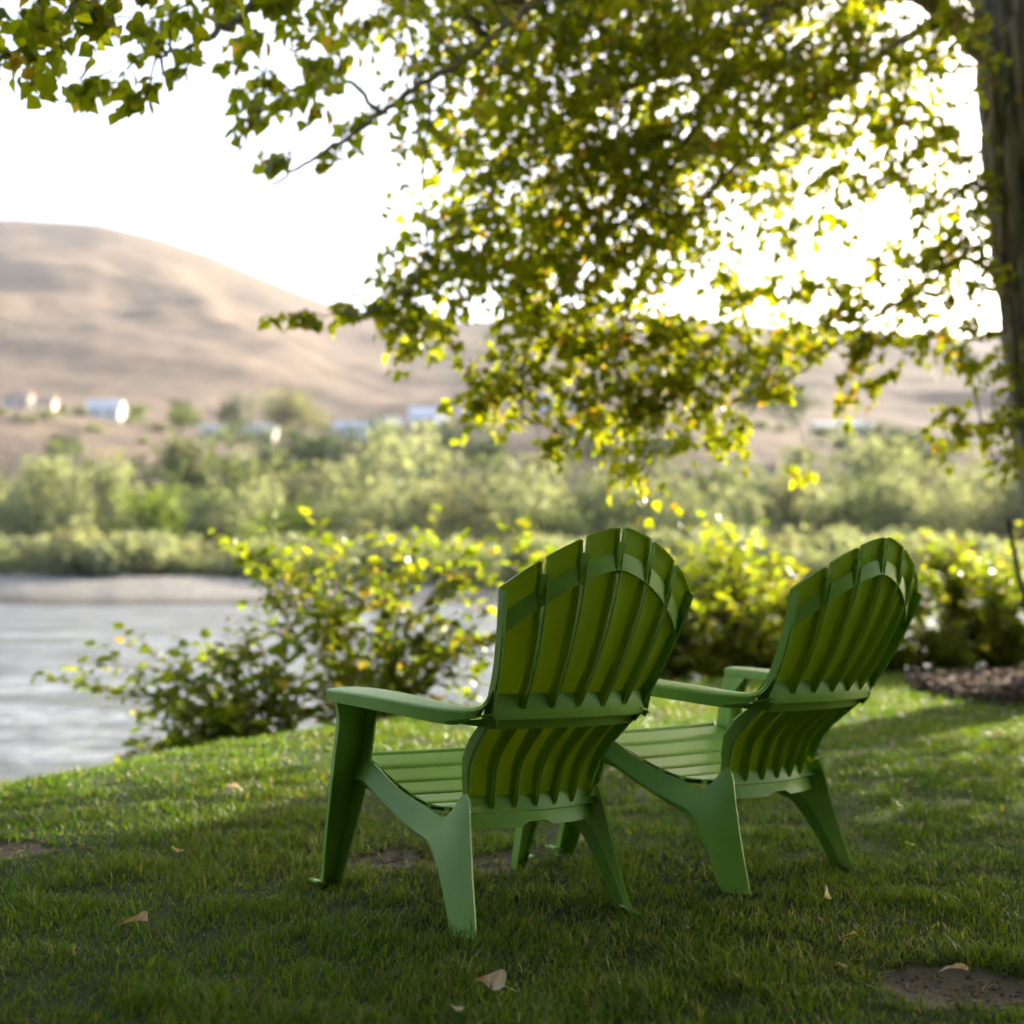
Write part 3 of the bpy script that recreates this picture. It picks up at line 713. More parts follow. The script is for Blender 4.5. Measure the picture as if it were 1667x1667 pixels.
Pn = np.array(Pn); Dn = np.array(Dn)
# unseen rest of the crown, leaf masses added where they shade chairs and lawn
CR = [(3.5, 9.0, 9.2, 5.0, 4.2, 2.4, 5500), (4.6, 5.6, 5.4, 4.0, 3.6, 1.4, 6800), (1.0, 4.6, 5.3, 3.8, 3.4, 1.1, 8500), (7.9, 6.3, 3.5, 3.4, 2.6, 2.1, 10000), (5.9, 7.7, 3.3, 2.3, 2.2, 1.8, 9000), (5.5, 9.4, 3.5, 1.7, 1.4, 1.6, 5200), (6.5, 11.9, 3.9, 2.1, 1.7, 1.7, 6500), (-.5, -.2, 5.4, 6.0, 4.5, 1.3, 4800), (5.5, 1.0, 5.2, 4, 4, 1.6, 4500), (4.2,2.6,4.9,3.2,2.2,1.1,2800), (-2.2,3.6,5.2,2.8,2.2,.9,3500)]
Pc = []
for x, y, z, rx, ry, rz, n in CR:
    q = RNG.normal(0, 1, (n, 3)); q /= np.linalg.norm(q, axis=1, keepdims=True); q *= RNG.random((n, 1))**.5
    Pc.append(q*(rx, ry, rz) + (x, y, z))
Pc = np.concatenate(Pc)
Pc = Pc[fbm(Pc[:, 0]*.9, Pc[:, 1]*.9, Pc[:, 2]*.9, oct=2, seed=77) > -.45]
def inframe(P, mu=30):
    d = P-np.array([0, 0, CAM_H]); c, s = math.cos(PITCH), math.sin(PITCH)
    yy = c*d[:, 1]+s*d[:, 2]; zz = -s*d[:, 1]+c*d[:, 2]
    u = 833.5+FPX*d[:, 0]/np.maximum(yy, .1); v = 833.5-FPX*zz/np.maximum(yy, .1)
    return (yy > .2) & (u > -mu) & (u < 1667+mu) & (v > -mu) & (v < 1667+mu)
Pc = Pc[~inframe(Pc, 20)]
def pop_props(P):
    n = len(P); dirs = RNG.normal(0, 1, (n, 3))*(.8, .8, .5) + (0, 0, -.75)
    spin = RNG.random(n)*6.283
    size = .070*(.5+.8*RNG.random(n))
    g = RNG.random(n)[:, None]; w = vnoise(P[:, 0]*2.2, P[:, 1]*2.2, P[:, 2]*2.2, 81)[:, None]
    col = np.array([[.110, .148, .014]])*(1-g) + np.array([[.215, .232, .022]])*g
    col = col*(1+.25*w)
    tan = RNG.random(n) < np.where(P[:, 1] < 6, .015, .06); col[tan] = np.array([.23, .16, .07])*(.8+.4*RNG.random((tan.sum(), 1)))
    return dirs, spin, size, np.clip(col, .005, 1)
dn, sn, zn, cn = pop_props(Pn); dn = Dn; dc, sc_, zc, cc = pop_props(Pc); zc = zc*np.where(inframe(Pc, 260), 1.1, 1.8)
vis = inframe(Pn, 0); depth = Pn[:, 1] + np.where(vis, 0, 100)
order = np.argsort(depth/zn*.068); pick = order[:300]; rest = np.setdiff1d(np.arange(len(Pn)), pick)
leaf_parts('leaf', tree, TB, POP_O, Pn[pick], dn[pick], sn[pick], zn[pick], cn[pick], M['leaf'], 12)
Va, Fa, Ca = leaf_mass(POP, np.concatenate([Pn[rest], Pc])-TB, np.concatenate([dn[rest], dc]), np.concatenate([sn[rest], sc_]), np.concatenate([zn[rest], zc]), np.concatenate([cn[rest], cc]))
link('foliage', mesh_np('foliage', Va, Fa, M['leaf'], True, Ca), tree, kind='stuff')
# fine twigs from the branches into the leaf clumps
tw = []
sub = RNG.choice(len(SPR), min(len(SPR), 700), replace=False)
for i in sub:
    p = SPR[i][0]; d2 = ((BP-p)**2).sum(1); b = BP[int(np.argmin(d2))]
    if np.linalg.norm(p-b) > 2.2 or np.linalg.norm(p-b) < .05: continue
    mid = (p+b)/2 + np.array([0, 0, .10*np.linalg.norm(p-b)]) + RNG.normal(0, .03, 3)
    tw.append(tube(smooth_path([b-TB, mid-TB, p-TB], 3), np.linspace(.0065, .002, 7), 4))
for pts in SPR: tw.append(tube(pts-TB, np.linspace(.0032, .0012, 5), 3))
V, f = join_parts(tw); link('twigs', mesh_py('twigs', V, f, M['twig'], True), tree, kind='stuff')

# ------------------------------------------------------------------ shrubs on the bank
def shrub(name, base, tips_, label, cat='shrub', group=None, leaf=.085, step=.05, nside=2, red=.003, parts=300, yel=.5, r0=.007, start=.22, jit=.04, extra=1):
    base = np.array(base, float); e = empty(name, tuple(base), label, cat, group)
    P = []; D = []; stems = []
    tips = list(tips_) + [np.array(t)+RNG.normal(0, .10, 3)-np.array([0, 0, abs(RNG.normal(0, .12))]) for t in tips_ for _ in range(extra)]
    for tip in tips:
        tip = np.array(tip, float); root = base + RNG.normal(0, .07, 3)*(1, 1, 0)
        v = tip-root; L = np.linalg.norm(v)
        mid = root + v*.5 + np.array([0, 0, .16*L]) + RNG.normal(0, .05*L, 3)
        main = smooth_path([root, mid, tip], 9); paths = [main]
        for k in range(nside):
            s0 = int(len(main)*(.3+.5*RNG.random())); q = main[s0]; dr = RNG.normal(0, 1, 3)*(1, 1, .6) + v/L*.9 + (0, 0, .25); dr /= np.linalg.norm(dr)
            l2 = L*(.20+.22*RNG.random()); paths.append(smooth_path([q, q+dr*l2*.5+RNG.normal(0, .02, 3), q+dr*l2 - np.array([0, 0, .10*l2])], 5))
        for pi, pa in enumerate(paths):
            stems.append((pa, r0*(1 if pi == 0 else .5)))
            seg = np.linalg.norm(np.diff(pa, axis=0), axis=1); cum = np.concatenate([[0], np.cumsum(seg)])
            s = cum[-1]*(start if pi == 0 else .1); sd_ = 1
            while s <= cum[-1]:
                p = np.array([np.interp(s, cum, pa[:, k]) for k in range(3)]); i = min(int(np.searchsorted(cum, s)), len(pa)-1); tg = pa[i]-pa[max(i-1, 0)]; tg = tg/(np.linalg.norm(tg)+1e-9)
                side = np.cross(tg, (0, 0, 1)); side /= np.linalg.norm(side)+1e-9
                D.append(tg*.5 + side*sd_*(.7+.4*RNG.random()) + RNG.normal(0, .35, 3) + (0, 0, -.15)); P.append(p + RNG.normal(0, jit, 3)*.3); sd_ *= -1
                s += step*(.6+.8*RNG.random())
    P = np.array(P); D = np.array(D); n = len(P)
    spin = RNG.normal(0, .7, n) + math.pi*(RNG.random(n) < .15); size = leaf*(.55+.7*RNG.random(n))
    g = RNG.random((n, 1)); zz = np.clip((P[:, 2:3]-base[2])/1.0, 0, 1)
    col = np.array([[.105, .158, .020]])*(1-g) + np.array([[.195, .230, .028]])*g
    yl = RNG.random(n) < .12*yel*2; col[yl] = np.array([.21, .22, .03])
    rd = RNG.random(n) < red; col[rd] = np.array([.17, .10, .04])*(.7+.5*RNG.random((rd.sum(), 1)))
    dry = RNG.random(n) < .04; col[dry] = np.array([.34, .26, .15])
    for pa, r in stems:
        V, f = tube(pa-base, np.linspace(r, r*.3, len(pa)), 5); link('stem', mesh_py('stem', V, f, M['stem'], True), e)
    order = np.argsort(P[:, 1]/size); pk = order[:parts]; rs = order[parts:]
    leaf_parts('leaf', e, base, OVAL_O, P[pk], D[pk], spin[pk], size[pk], col[pk], M['shrub_leaf'], 10)
    if len(rs):
        Va, Fa, Ca = leaf_mass(OVAL, P[rs]-base, D[rs], spin[rs], size[rs], col[rs]); link('foliage', mesh_np('foliage', Va, Fa, M['shrub_leaf'], True, Ca), e, kind='stuff')
    return e
def gz(x, y): return float(lawn_z(np.array([x]), np.array([y]))[0])
def gp(u, D, dz=0):
    p = at(u, 1000, D); return (p[0], p[1], gz(p[0], p[1])+dz)
A = lambda u, v, D: at(u, v, D)
shrub('riverbank_shrub', gp(420, 8.2), [A(135,1112,8.3),A(170,1140,8.2),A(205,1045,8.5),A(240,1180,8.0),A(215,1120,8.2),A(290,1080,8.5),A(330,1035,8.7),A(250,1190,7.9),A(310,1195,7.9),A(370,1130,8.1),A(360,1060,8.5),A(400,1185,7.9),A(300,1140,8.0),A(470,1010,8.7),A(500,1090,8.3),A(430,1050,8.5),A(480,1160,8.1),A(350,1165,8.0),A(390,1010,8.8),A(440,1090,8.2)],
      'low leafy shrub sprawling left over the water at the lawn edge', leaf=.092, step=.040, nside=3, red=.004, extra=1)
shrub('riverbank_shrub', gp(600, 8.8), [A(505,825,9.2),A(400,890,9.0),A(380,870,9.0),A(440,960,8.9),A(480,930,9.2),A(530,900,9.4),A(570,960,9.0),A(620,905,9.2),A(680,870,9.1),A(670,930,8.8),A(720,960,9.0),A(770,905,9.2),A(790,930,9.0),A(800,980,8.9),A(760,1040,8.6),A(790,1080,8.5),A(650,1050,8.5),A(560,1040,8.5),A(510,1060,8.5),A(460,1040,8.7),A(600,1110,8.3),A(700,1120,8.3),A(520,1130,8.2),A(780,1130,8.3),A(440,1150,8.2),A(640,1150,8.2),A(740,1000,8.7),A(820,1040,8.6)],
      'tall yellow-green shrub with upright sprigs between the water and the nearer chair', leaf=.095, step=.042, nside=3, red=.004)
shrub('riverbank_shrub', gp(900, 9.6), [A(855,845,9.6),A(890,890,9.5),A(830,930,9.6),A(925,920,9.7),A(840,1000,9.4),A(880,1040,9.4),A(950,1000,9.5),A(990,1050,9.4)],
      'thin shrub behind the backrest of the nearer chair, one sprig showing above it', leaf=.095, step=.04, nside=2)
HG = [(1075, 11.6, [(1040,960),(1080,925),(1110,900),(1060,1000),(1100,960),(1130,1000),(1070,1050),(1120,1060),(1095,1080),(1045,1080)], 'yellow-green shrub just right of the nearer chair backrest'),
      (1175, 12.0, [(1150,880),(1190,868),(1170,900),(1210,890),(1140,930),(1200,940),(1230,960),(1160,980),(1210,1010),(1180,1050),(1140,1040),(1230,1060)], 'tallest yellow-green shrub in the gap between the two chairs'),
      (1270, 12.1, [(1240,920),(1270,935),(1300,940),(1250,970),(1290,990),(1320,980),(1260,1040),(1300,1060)], 'shrub behind the left side of the farther chair backrest'),
      (1440, 12.4, [(1400,960),(1430,900),(1460,940),(1420,1000),(1470,1010),(1440,1050),(1400,1050)], 'shrub behind the right side of the farther chair backrest'),
      (1550, 12.6, [(1520,880),(1540,868),(1570,880),(1500,930),(1545,930),(1590,925),(1510,990),(1560,990),(1600,1000),(1530,1050),(1570,1060),(1500,1055),(1600,1050)], 'bushy yellow-green shrub right of the farther chair, sunlit on top'),
      (1640, 12.6, [(1610,900),(1640,905),(1665,920),(1620,950),(1660,970),(1630,1010),(1665,1030),(1640,1060),(1610,1055),(1690,950)], 'shrub at the right edge, behind the mulch bed'),
      (1745, 12.8, [(1715,920),(1750,900),(1790,920),(1730,980),(1770,1000),(1720,1050),(1780,1050)], 'shrub just past the right edge behind the trunk')]
for u, D, tips, lb in HG:
    ts = []
    for a, b in tips:
        for k in range(2): ts.append(A(a+RNG.normal(0, 36), b+abs(RNG.normal(0, 14)), D+RNG.normal(0, .35)))
    for k in range(9): ts.append(A(u+RNG.normal(0, 42), 1066+RNG.normal(0, 10), D-.25+RNG.normal(0, .25)))
    shrub('hedge_shrub', gp(u, D-.2), ts, lb, group='shrubs along the right bank', leaf=.095, step=.034, nside=4, red=.002, parts=160, yel=.7, extra=1, start=.06)

# ------------------------------------------------------------------ stake
sp = smooth_path([A(1641, 846, 9.1)-A(1712, 1130, 9.0), (A(1662, 950, 9.05)-A(1712, 1130, 9.0)), np.array([0, 0, -.05])], 4)
V, f = tube(sp, [.017]*len(sp), 6)
b = A(1712, 1130, 9.0); link('garden_stake', mesh_py('garden_stake', V, f, M['stake']), None, 'dark leaning garden stake in front of the shrubs beside the trunk', 'stake', loc=tuple(b))

# ------------------------------------------------------------------ mulch chips
n = 5200; r = np.sqrt(RNG.random(n))*.99; a = RNG.random(n)*6.283
cxy = np.stack([MUL[0]+r*np.cos(a)*MUL[2], MUL[1]+r*np.sin(a)*MUL[3]], 1)
box = np.array([(x, y, z) for x in (-.5, .5) for y in (-.5, .5) for z in (-.5, .5)], float)
bf = np.array([(0, 1, 3, 2), (4, 6, 7, 5), (0, 4, 5, 1), (2, 3, 7, 6), (0, 2, 6, 4), (1, 5, 7, 3)])
P = np.column_stack([cxy, lawn_z(cxy[:, 0], cxy[:, 1])+.006]); d, s, nn = frames(RNG.normal(0, 1, (n, 3))*(1, 1, .25), RNG.normal(0, .5, n))
S = np.stack([.012+.02*RNG.random(n), .03+.06*RNG.random(n), .006+.008*RNG.random(n)], 1)
V = P[:, None]+(box[None, :, 0:1]*S[:, None, 0:1])*s[:, None]+(box[None, :, 1:2]*S[:, None, 1:2])*d[:, None]+(box[None, :, 2:3]*S[:, None, 2:3])*nn[:, None]
cb = np.array([[.10, .062, .042]])*(.45+.9*RNG.random((n, 1))); gr = RNG.random(n) < .12; cb[gr] = [.2, .17, .14]
link('bark_mulch', mesh_np('bark_mulch', V.reshape(-1, 3), (np.arange(n)[:, None, None]*8+bf[None]).reshape(-1, 4), M['chip'], False, np.repeat(cb, 8, 0)), kind='stuff', label='dark brown bark mulch heaped round the tree trunk')

# ------------------------------------------------------------------ soil crumbs and dry straw on the bare patches
cr_p = []
for px, py, rx, ry in PATCH:
    n = int(9000*rx*ry*1.6)+30; q = RNG.normal(0, .62, (n, 2)); cr_p.append(np.stack([px+q[:, 0]*rx, py+q[:, 1]*ry*1.35], 1))
cr_p = np.concatenate(cr_p); n = len(cr_p)
P = np.column_stack([cr_p, lawn_z(cr_p[:, 0], cr_p[:, 1])+.001]); d, s, nn = frames(RNG.normal(0, 1, (n, 3)), RNG.random(n)*6)
sz = (.002+.007*RNG.random(n)**3)[:, None]*np.array([[1, 1.3, .8]]); st = RNG.random(n) < .22; sz[st] = np.array([.0016, .045, .0012])*(.6+.8*RNG.random((st.sum(), 1))); d[st, 2] *= .15
octa = np.array([(1, 0, 0), (-1, 0, 0), (0, 1, 0), (0, -1, 0), (0, 0, 1), (0, 0, -1)], float); of = np.array([(0, 2, 4), (2, 1, 4), (1, 3, 4), (3, 0, 4), (2, 0, 5), (1, 2, 5), (3, 1, 5), (0, 3, 5)])
V = P[:, None]+(octa[None, :, 0:1]*sz[:, None, 0:1])*s[:, None]+(octa[None, :, 1:2]*sz[:, None, 1:2])*d[:, None]+(octa[None, :, 2:3]*sz[:, None, 2:3])*nn[:, None]
cb = np.array([[.15, .115, .09]])*(.5+.9*RNG.random((n, 1))); cb[st] = np.array([.34, .27, .16])*(.5+.7*RNG.random((st.sum(), 1)))
link('soil_crumbs', mesh_np('soil_crumbs', V.reshape(-1, 3), (np.arange(n)[:, None, None]*6+of[None]).reshape(-1, 3), M['chip'], False, np.repeat(cb, 6, 0)), kind='stuff', label='crumbs of soil and dry straw on the bare lawn patches')

# ------------------------------------------------------------------ grass
def blades(n, dmin, dmax, power, hmul=1.0):
    Dr = []
    u = RNG.random(n); q = 2-power
    D = (dmin**q + u*(dmax**q-dmin**q))**(1/q)
    az = (RNG.random(n)*2-1)*.50
    x, y = D*np.sin(az), D*np.cos(az)
    return x, y
x, y = blades(470000, 1.9, 15.5, 1.55)
dm = dirt_mask(x, y); mmk = mulch_mask(x, y); ed = edge_d(x, y)
clump = fbm(x*7, y*7, oct=2, seed=91); patchn = fbm(x*1.3, y*1.3, oct=3, seed=92)
keep = (RNG.random(len(x)) > dm*.94) & (mmk < .35) & (ed < .28) & (RNG.random(len(x)) < .72+.5*clump)
x, y, clump, patchn, dm, ed = [a[keep] for a in (x, y, clump, patchn, dm, ed)]
n = len(x); z = lawn_z(x, y); Dd = np.hypot(x, y)
h = (.016+.020*RNG.random(n)**1.6)*(1+.65*clump)*(1-.2*dm)*(1+.25*patchn); h *= np.where(RNG.random(n) < .03, 1.5, 1.0)
w = .0018*(.6+.8*RNG.random(n))*np.maximum(1, Dd/4.2)**.9
az = RNG.random(n)*6.283; lean = h*(.15+1.0*RNG.random(n)**1.2)
flat = RNG.random(n) < .13; lean[flat] = h[flat]*1.1; h = np.where(flat, h*.45, h)
dx, dy = np.cos(az), np.sin(az); fa = az+1.57+RNG.normal(0, .5, n); fx, fy = np.cos(fa), np.sin(fa)
B = np.stack([x, y, z-.004], 1)
side = np.stack([fx, fy, 0*fx], 1)*w[:, None]; ld = np.stack([dx, dy, 0*dx], 1)*lean[:, None]; up = np.array([[0, 0, 1.]])*h[:, None]
v0, v1 = B-side, B+side; m_ = B+ld*.33+up*.6; v2, v3 = m_-side*.85, m_+side*.85; v4 = B+ld+up
V = np.stack([v0, v1, v2, v3, v4], 1).reshape(-1, 3)
k = np.arange(n)[:, None]*5
F = np.concatenate([k+np.array([[0, 1, 3]]), k+np.array([[0, 3, 2]]), k+np.array([[2, 3, 4]])]).astype(np.int32)
g = RNG.random((n, 1)); pt = np.clip(.5+.9*patchn, 0, 1)[:, None]
col = np.array([[.048, .105, .009]])*(1-g)+np.array([[.115, .198, .017]])*g
col = col*(1-.35*pt)+np.array([[.17, .18, .03]])*.35*pt
dry = RNG.random(n) < .09+.12*np.clip(patchn, 0, 1)+.25*dm; col[dry] = np.array([.24, .19, .10])*(.6+.7*RNG.random((dry.sum(), 1)))
link('grass', mesh_np('grass', V, F, M['grass'], False, np.repeat(col, 5, 0)), kind='stuff', label='short mown lawn grass under and beyond the chairs')

# ------------------------------------------------------------------ fallen leaves
def fallen(u, v, size, yaw, pitch, roll_, color, color2, label, curl=.3, fold=.5, z=.034):
    T, Fc = leaf_hi(POP_O, fold*.8, curl, .06, .5, int(u+v)); T = T - (0, .5, 0)
    p = ground(u, v, z)
    t = np.clip(T[:, 1:2]+.5, 0, 1); col = np.array([color])*(1-t)+np.array([color2])*t; col = col*(.75+.5*np.random.default_rng(int(u)).random((len(T), 1)))
    o = link('fallen_leaf', mesh_np('fallen_leaf', T*size, Fc, M['dead_leaf'], True, col), None, label, 'leaf', 'fallen leaves on the lawn', None, tuple(p))
    o.rotation_euler = (pitch, roll_, yaw)
TAN = (.52, .45, .36); ORG = (.42, .25, .08); YEL = (.58, .47, .10); PALE = (.64, .58, .49); BRN = (.28, .18, .09)
fallen(381, 1280, 0.071, 1.2, .35, .5, PALE, PALE, 'pale dry leaf standing up from the sunlit lawn, left of the nearer chair', .2, .4, .05)
fallen(366, 1290, 0.058, 1.7, -.1, -.2, PALE, ORG, 'flat tan leaf lying under the pale upright leaf, left of the nearer chair', .1, .3)
fallen(287, 1381, 0.043, .6, .5, .4, ORG, YEL, 'small orange leaf in the grass left of the chair front leg', .4, .6)
fallen(220, 1496, 0.058, 1.9, .25, .3, TAN, ORG, 'folded tan leaf with an orange tip in the left foreground', .3, .7)
fallen(800, 1594, 0.058, 1.1, .55, -.6, PALE, ORG, 'curled tan leaf with brown end in the bottom centre foreground', .5, .6)
fallen(742, 1638, 0.031, .3, .2, .3, TAN, BRN, 'small tan leaf at the bottom edge, below the curled leaf', .3, .4)
fallen(1346, 1451, 0.043, .2, .9, .9, YEL, PALE, 'upright yellow leaf right of the farther chair rear leg', .2, .7)
fallen(1384, 1519, 0.036, 1.4, .3, .2, YEL, BRN, 'crumpled yellow-brown leaf in the right foreground', .5, .5)
fallen(1370, 1568, 0.034, .3, .3, .2, BRN, BRN, 'dark brown leaf sunk in the shaded grass at lower right', .5, .5)
fallen(1555, 1572, 0.054, 1.5, .35, .2, TAN, TAN, 'dry tan leaf beside the bare dirt at lower right', .4, .6)
fallen(945, 1362, 0.051, 1.8, -.2, -.2, TAN, ORG, 'orange-edged leaf seen between the legs of the two chairs', .2, .3)
fallen(992, 1252, 0.051, 1.4, .1, .1, PALE, TAN, 'pale leaf in the gap beneath the farther chair seat', .2, .3)
fallen(537, 1217, 0.041, .5, .3, .2, ORG, TAN, 'reddish leaf on the lit lawn beside the armrest', .3, .4)
fallen(1480, 1372, 0.034, .5, .3, .2, YEL, YEL, 'small yellow leaf on the grass right of the farther chair', .3, .4)

# ------------------------------------------------------------------ far trees, bushes, houses
def far_crown(name, kind, seed, col0, col1):
    """unit tree: height 1, trunk base at origin -> (crown mesh, trunk mesh)"""
    r = np.random.default_rng(seed); P = []; SZ = []
    if kind == 'round': cl = [((r.normal(0, .16), r.normal(0, .16), .58+r.normal(0, .17)), .13+.07*r.random()) for _ in range(26)]
    elif kind == 'tall': cl = [((r.normal(0, .075), r.normal(0, .075), z), .10+.04*r.random()) for z in np.linspace(.2, .93, 26)]
    elif kind == 'spread': cl = [((r.normal(0, .24), r.normal(0, .22), .55+r.normal(0, .15)), .12+.07*r.random()) for _ in range(34)]
    elif kind == 'shade': cl = [((r.normal(0, .22), r.normal(0, .22), .06+.86*r.random()), .15+.08*r.random()) for _ in range(70)]
    else: cl = [((r.normal(0, .38), r.normal(0, .30), .12+.5*r.random()), .18+.12*r.random()) for _ in range(30)]
    for c, rad in cl:
        c = np.array(c); m = 46; q = r.normal(0, 1, (m, 3)); q /= np.linalg.norm(q, axis=1, keepdims=True); q *= r.random((m, 1))**.4
        P.append(q*rad*np.array([1, 1, 1.1 if kind != 'tall' else 1.5])+c)
    P = np.concatenate(P); P = P[(P[:, 2] > .015) & (P[:, 2] < 1.0)]; n = len(P)
    s = .030*(.6+.9*r.random(n))*{'bush': 2.6, 'shade': 1.7}.get(kind, 1.15); g = r.random((n, 1))
    col = np.array([col0])*(1-g)+np.array([col1])*g
    d, sd_, nn = frames(r.normal(0, 1, (n, 3)), r.random(n)*6.28)
    T = np.array([(-.5, 0, 0), (0, -.7, 0), (.5, 0, .1), (0, .8, .05)])
    V = P[:, None]+s[:, None, None]*(T[None, :, 0:1]*sd_[:, None]+T[None, :, 1:2]*d[:, None]+T[None, :, 2:3]*nn[:, None])
    k = np.arange(n)[:, None]*4; F = np.concatenate([k+np.array([[0, 1, 2]]), k+np.array([[0, 2, 3]])])
    crown = mesh_np(name, V.reshape(-1, 3), F, M['far_leaf'], True, np.repeat(col, 4, 0))
    tp = [tube(smooth_path([(0, 0, -.03), (r.normal(0, .01), 0, .3), (r.normal(0, .02), r.normal(0, .02), .75)], 3), np.linspace(.016, .004, 7), 6)]
    for _ in range(4):
        a = r.random()*6.28; z0 = .25+.3*r.random(); tp.append(tube([(0, 0, z0), (.10*math.cos(a), .10*math.sin(a), z0+.14), (.15*math.cos(a), .15*math.sin(a), z0+.28)], [.008, .005, .002], 5))
    if kind == 'bush': tp = [tube([(0, 0, -.03), (.1*math.cos(a), .1*math.sin(a), .25), (.22*math.cos(a), .22*math.sin(a), .5)], [.014, .009, .004], 5) for a in np.linspace(0, 5.5, 6)]
    V, f = join_parts(tp); return crown, mesh_py('trunk', V, f, M['far_trunk'], True)
M['far_trunk'] = simple('far_bark', (.22, .19, .165), .9, 3, .2, 0)
PALEG = ((.21, .235, .13), (.32, .345, .19)); MIDG = ((.08, .11, .05), (.16, .195, .075)); DARKG = ((.035, .06, .028), (.075, .105, .045)); VIV = ((.10, .16, .022), (.19, .24, .035)); OLV = ((.15, .155, .085), (.24, .24, .12))
TT = {'pale': [far_crown('crown', k, s, *PALEG) for k, s in (('tall', 1), ('round', 2), ('tall', 3), ('spread', 4))],
      'mid': [far_crown('crown', k, s, *MIDG) for k, s in (('round', 5), ('spread', 6), ('round', 7))],
      'olive': [far_crown('crown', k, s, *OLV) for k, s in (('round', 8), ('tall', 9), ('spread', 10))],
      'vivid': [far_crown('crown', k, s, *VIV) for k, s in (('round', 11), ('spread', 12))],
      'dark': [far_crown('crown', k, s, *DARKG) for k, s in (('round', 13), ('round', 14))],
      'shade': [far_crown('crown', 'shade', s, *DARKG) for s in (31, 32, 33)],
      'bush': [far_crown('crown', 'bush', s, *c) for s, c in ((21, PALEG), (22, PALEG), (23, OLV))],
      'dbush': [far_crown('crown', 'bush', s, (.17, .20, .10), (.28, .31, .16)) for s in (24, 25)]}
def fz(x, D): return float(far_z(np.array([x/D]), np.array([D]))[0])
cnt = {}
ORD = ['first', 'second', 'third', 'fourth', 'fifth', 'sixth', 'seventh', 'eighth', 'ninth', 'tenth', 'eleventh', 'twelfth', 'thirteenth', 'fourteenth', 'fifteenth', 'sixteenth', 'seventeenth', 'eighteenth', 'nineteenth', 'twentieth', 'twenty-first', 'twenty-second', 'twenty-third', 'twenty-fourth', 'twenty-fifth', 'twenty-sixth'] + [f'{t}-{o}' for t in ('twenty', 'thirty', 'forty') for o in ('seventh', 'eighth', 'ninth')][:3] + ['thirtieth'] + [f'thirty-{o}' for o in ('first', 'second', 'third', 'fourth', 'fifth', 'sixth', 'seventh', 'eighth', 'ninth')] + ['fortieth'] + [f'forty-{o}' for o in ('first', 'second', 'third', 'fourth', 'fifth', 'sixth', 'seventh', 'eighth', 'ninth')]
def far_plant(name, kind, u, D, vtop, label, cat, group, wscale=1.0):
    x = at(u, 900, D)[0]; z = fz(x, D); top = at(u, vtop, D)[2]; h = max(top-z, .6)
    arr = TT[kind]; i = cnt.get(kind, 0); cnt[kind] = i+1; cr, tk = arr[i % len(arr)]
    e = empty(name, (x, D, z), label, cat, group, rotz=RNG.random()*6.28); e.scale = (h*wscale, h*wscale, h)
    if cr: link('crown', cr, e)
    link('trunk', tk, e)
def row(items, fmt, name, cat, group):
    items = sorted(items, key=lambda t: t[1])
    byk = {}
    for it in items: byk.setdefault(it[0], []).append(it)
    for kd, its in byk.items():
        for j, (k, u, D, v, w) in enumerate(its):
            v = v + (RNG.normal(0, 13) if 110 < D < 200 else 0)
            far_plant(name, k, u, D, v, fmt(kd, ORD[j] if len(its) > 1 else 'only'), cat, group, w)
KW = {'pale': 'pale green', 'mid': 'mid-green', 'olive': 'olive', 'vivid': 'bright green', 'dark': 'dark green', 'bush': 'pale', 'dbush': 'darker green'}
front = [('pale', 20, 128, 745, 1.0), ('pale', 70, 132, 752, 1.0), ('pale', 130, 130, 745, 1.1), ('pale', 180, 134, 730, 1.0), ('vivid', 245, 122, 772, 1.1), ('mid', 340, 132, 790, 1.0), ('pale', 375, 130, 780, 1.0), ('vivid', 478, 128, 785, 1.2), ('mid', 545, 131, 795, 1.0),
         ('pale', 615, 130, 780, 1.0), ('pale', 690, 132, 770, 1.2), ('olive', 770, 130, 775, 1.0), ('pale', 850, 134, 760, 1.1), ('mid', 920, 131, 790, 1.0), ('pale', 990, 133, 765, 1.0), ('mid', 1060, 132, 770, 1.1), ('pale', 1130, 130, 790, 1.0), ('pale', 1225, 118, 790, .8), ('olive', 1290, 132, 775, 1.0), ('pale', 1340, 133, 770, 1.1), ('mid', 1400, 131, 780, 1.0), ('pale', 1460, 130, 760, 1.1), ('pale', 1530, 133, 765, 1.0), ('olive', 1600, 131, 770, 1.0), ('pale', 1660, 130, 770, 1.1), ('pale', -40, 130, 745, 1.1), ('mid', 1730, 131, 765, 1.1), ('pale', 440, 136, 775, 1.0), ('mid', 280, 138, 760, 1.1)]
row(front, lambda k, o: f'{KW[k]} tree, front row across river, {o} of its colour from left', 'riverside_tree', 'tree', 'front row of trees across the river')
back = [('pale', 60, 165, 728, 1.0), ('olive', 215, 160, 730, 1.0), ('mid', 330, 162, 700, 1.2), ('olive', 290, 160, 720, 1.1), ('mid', 410, 165, 722, 1.3), ('olive', 470, 160, 722, 1.2), ('pale', 530, 165, 735, 1.1), ('pale', 640, 158, 692, .9), ('olive', 600, 165, 720, 1.0), ('pale', 715, 160, 735, 1.2), ('mid', 800, 162, 740, 1.1), ('olive', 880, 165, 735, 1.1), ('mid', 960, 160, 740, 1.2), ('olive', 1060, 165, 735, 1.2), ('mid', 1160, 162, 735, 1.3), ('pale', 1250, 160, 740, 1.0), ('mid', 1330, 165, 745, 1.2), ('pale', 1430, 160, 720, 1.2), ('olive', 1510, 165, 735, 1.1), ('mid', 1590, 160, 740, 1.2), ('pale', 1650, 165, 735, 1.0), ('mid', 130, 170, 740, 1.2), ('mid', -20, 170, 735, 1.2), ('olive', 1740, 165, 730, 1.2)]
row(back, lambda k, o: f'{KW[k]} tree, back row below houses, {o} of its colour from left', 'riverside_tree', 'tree', 'back row of trees across the river')
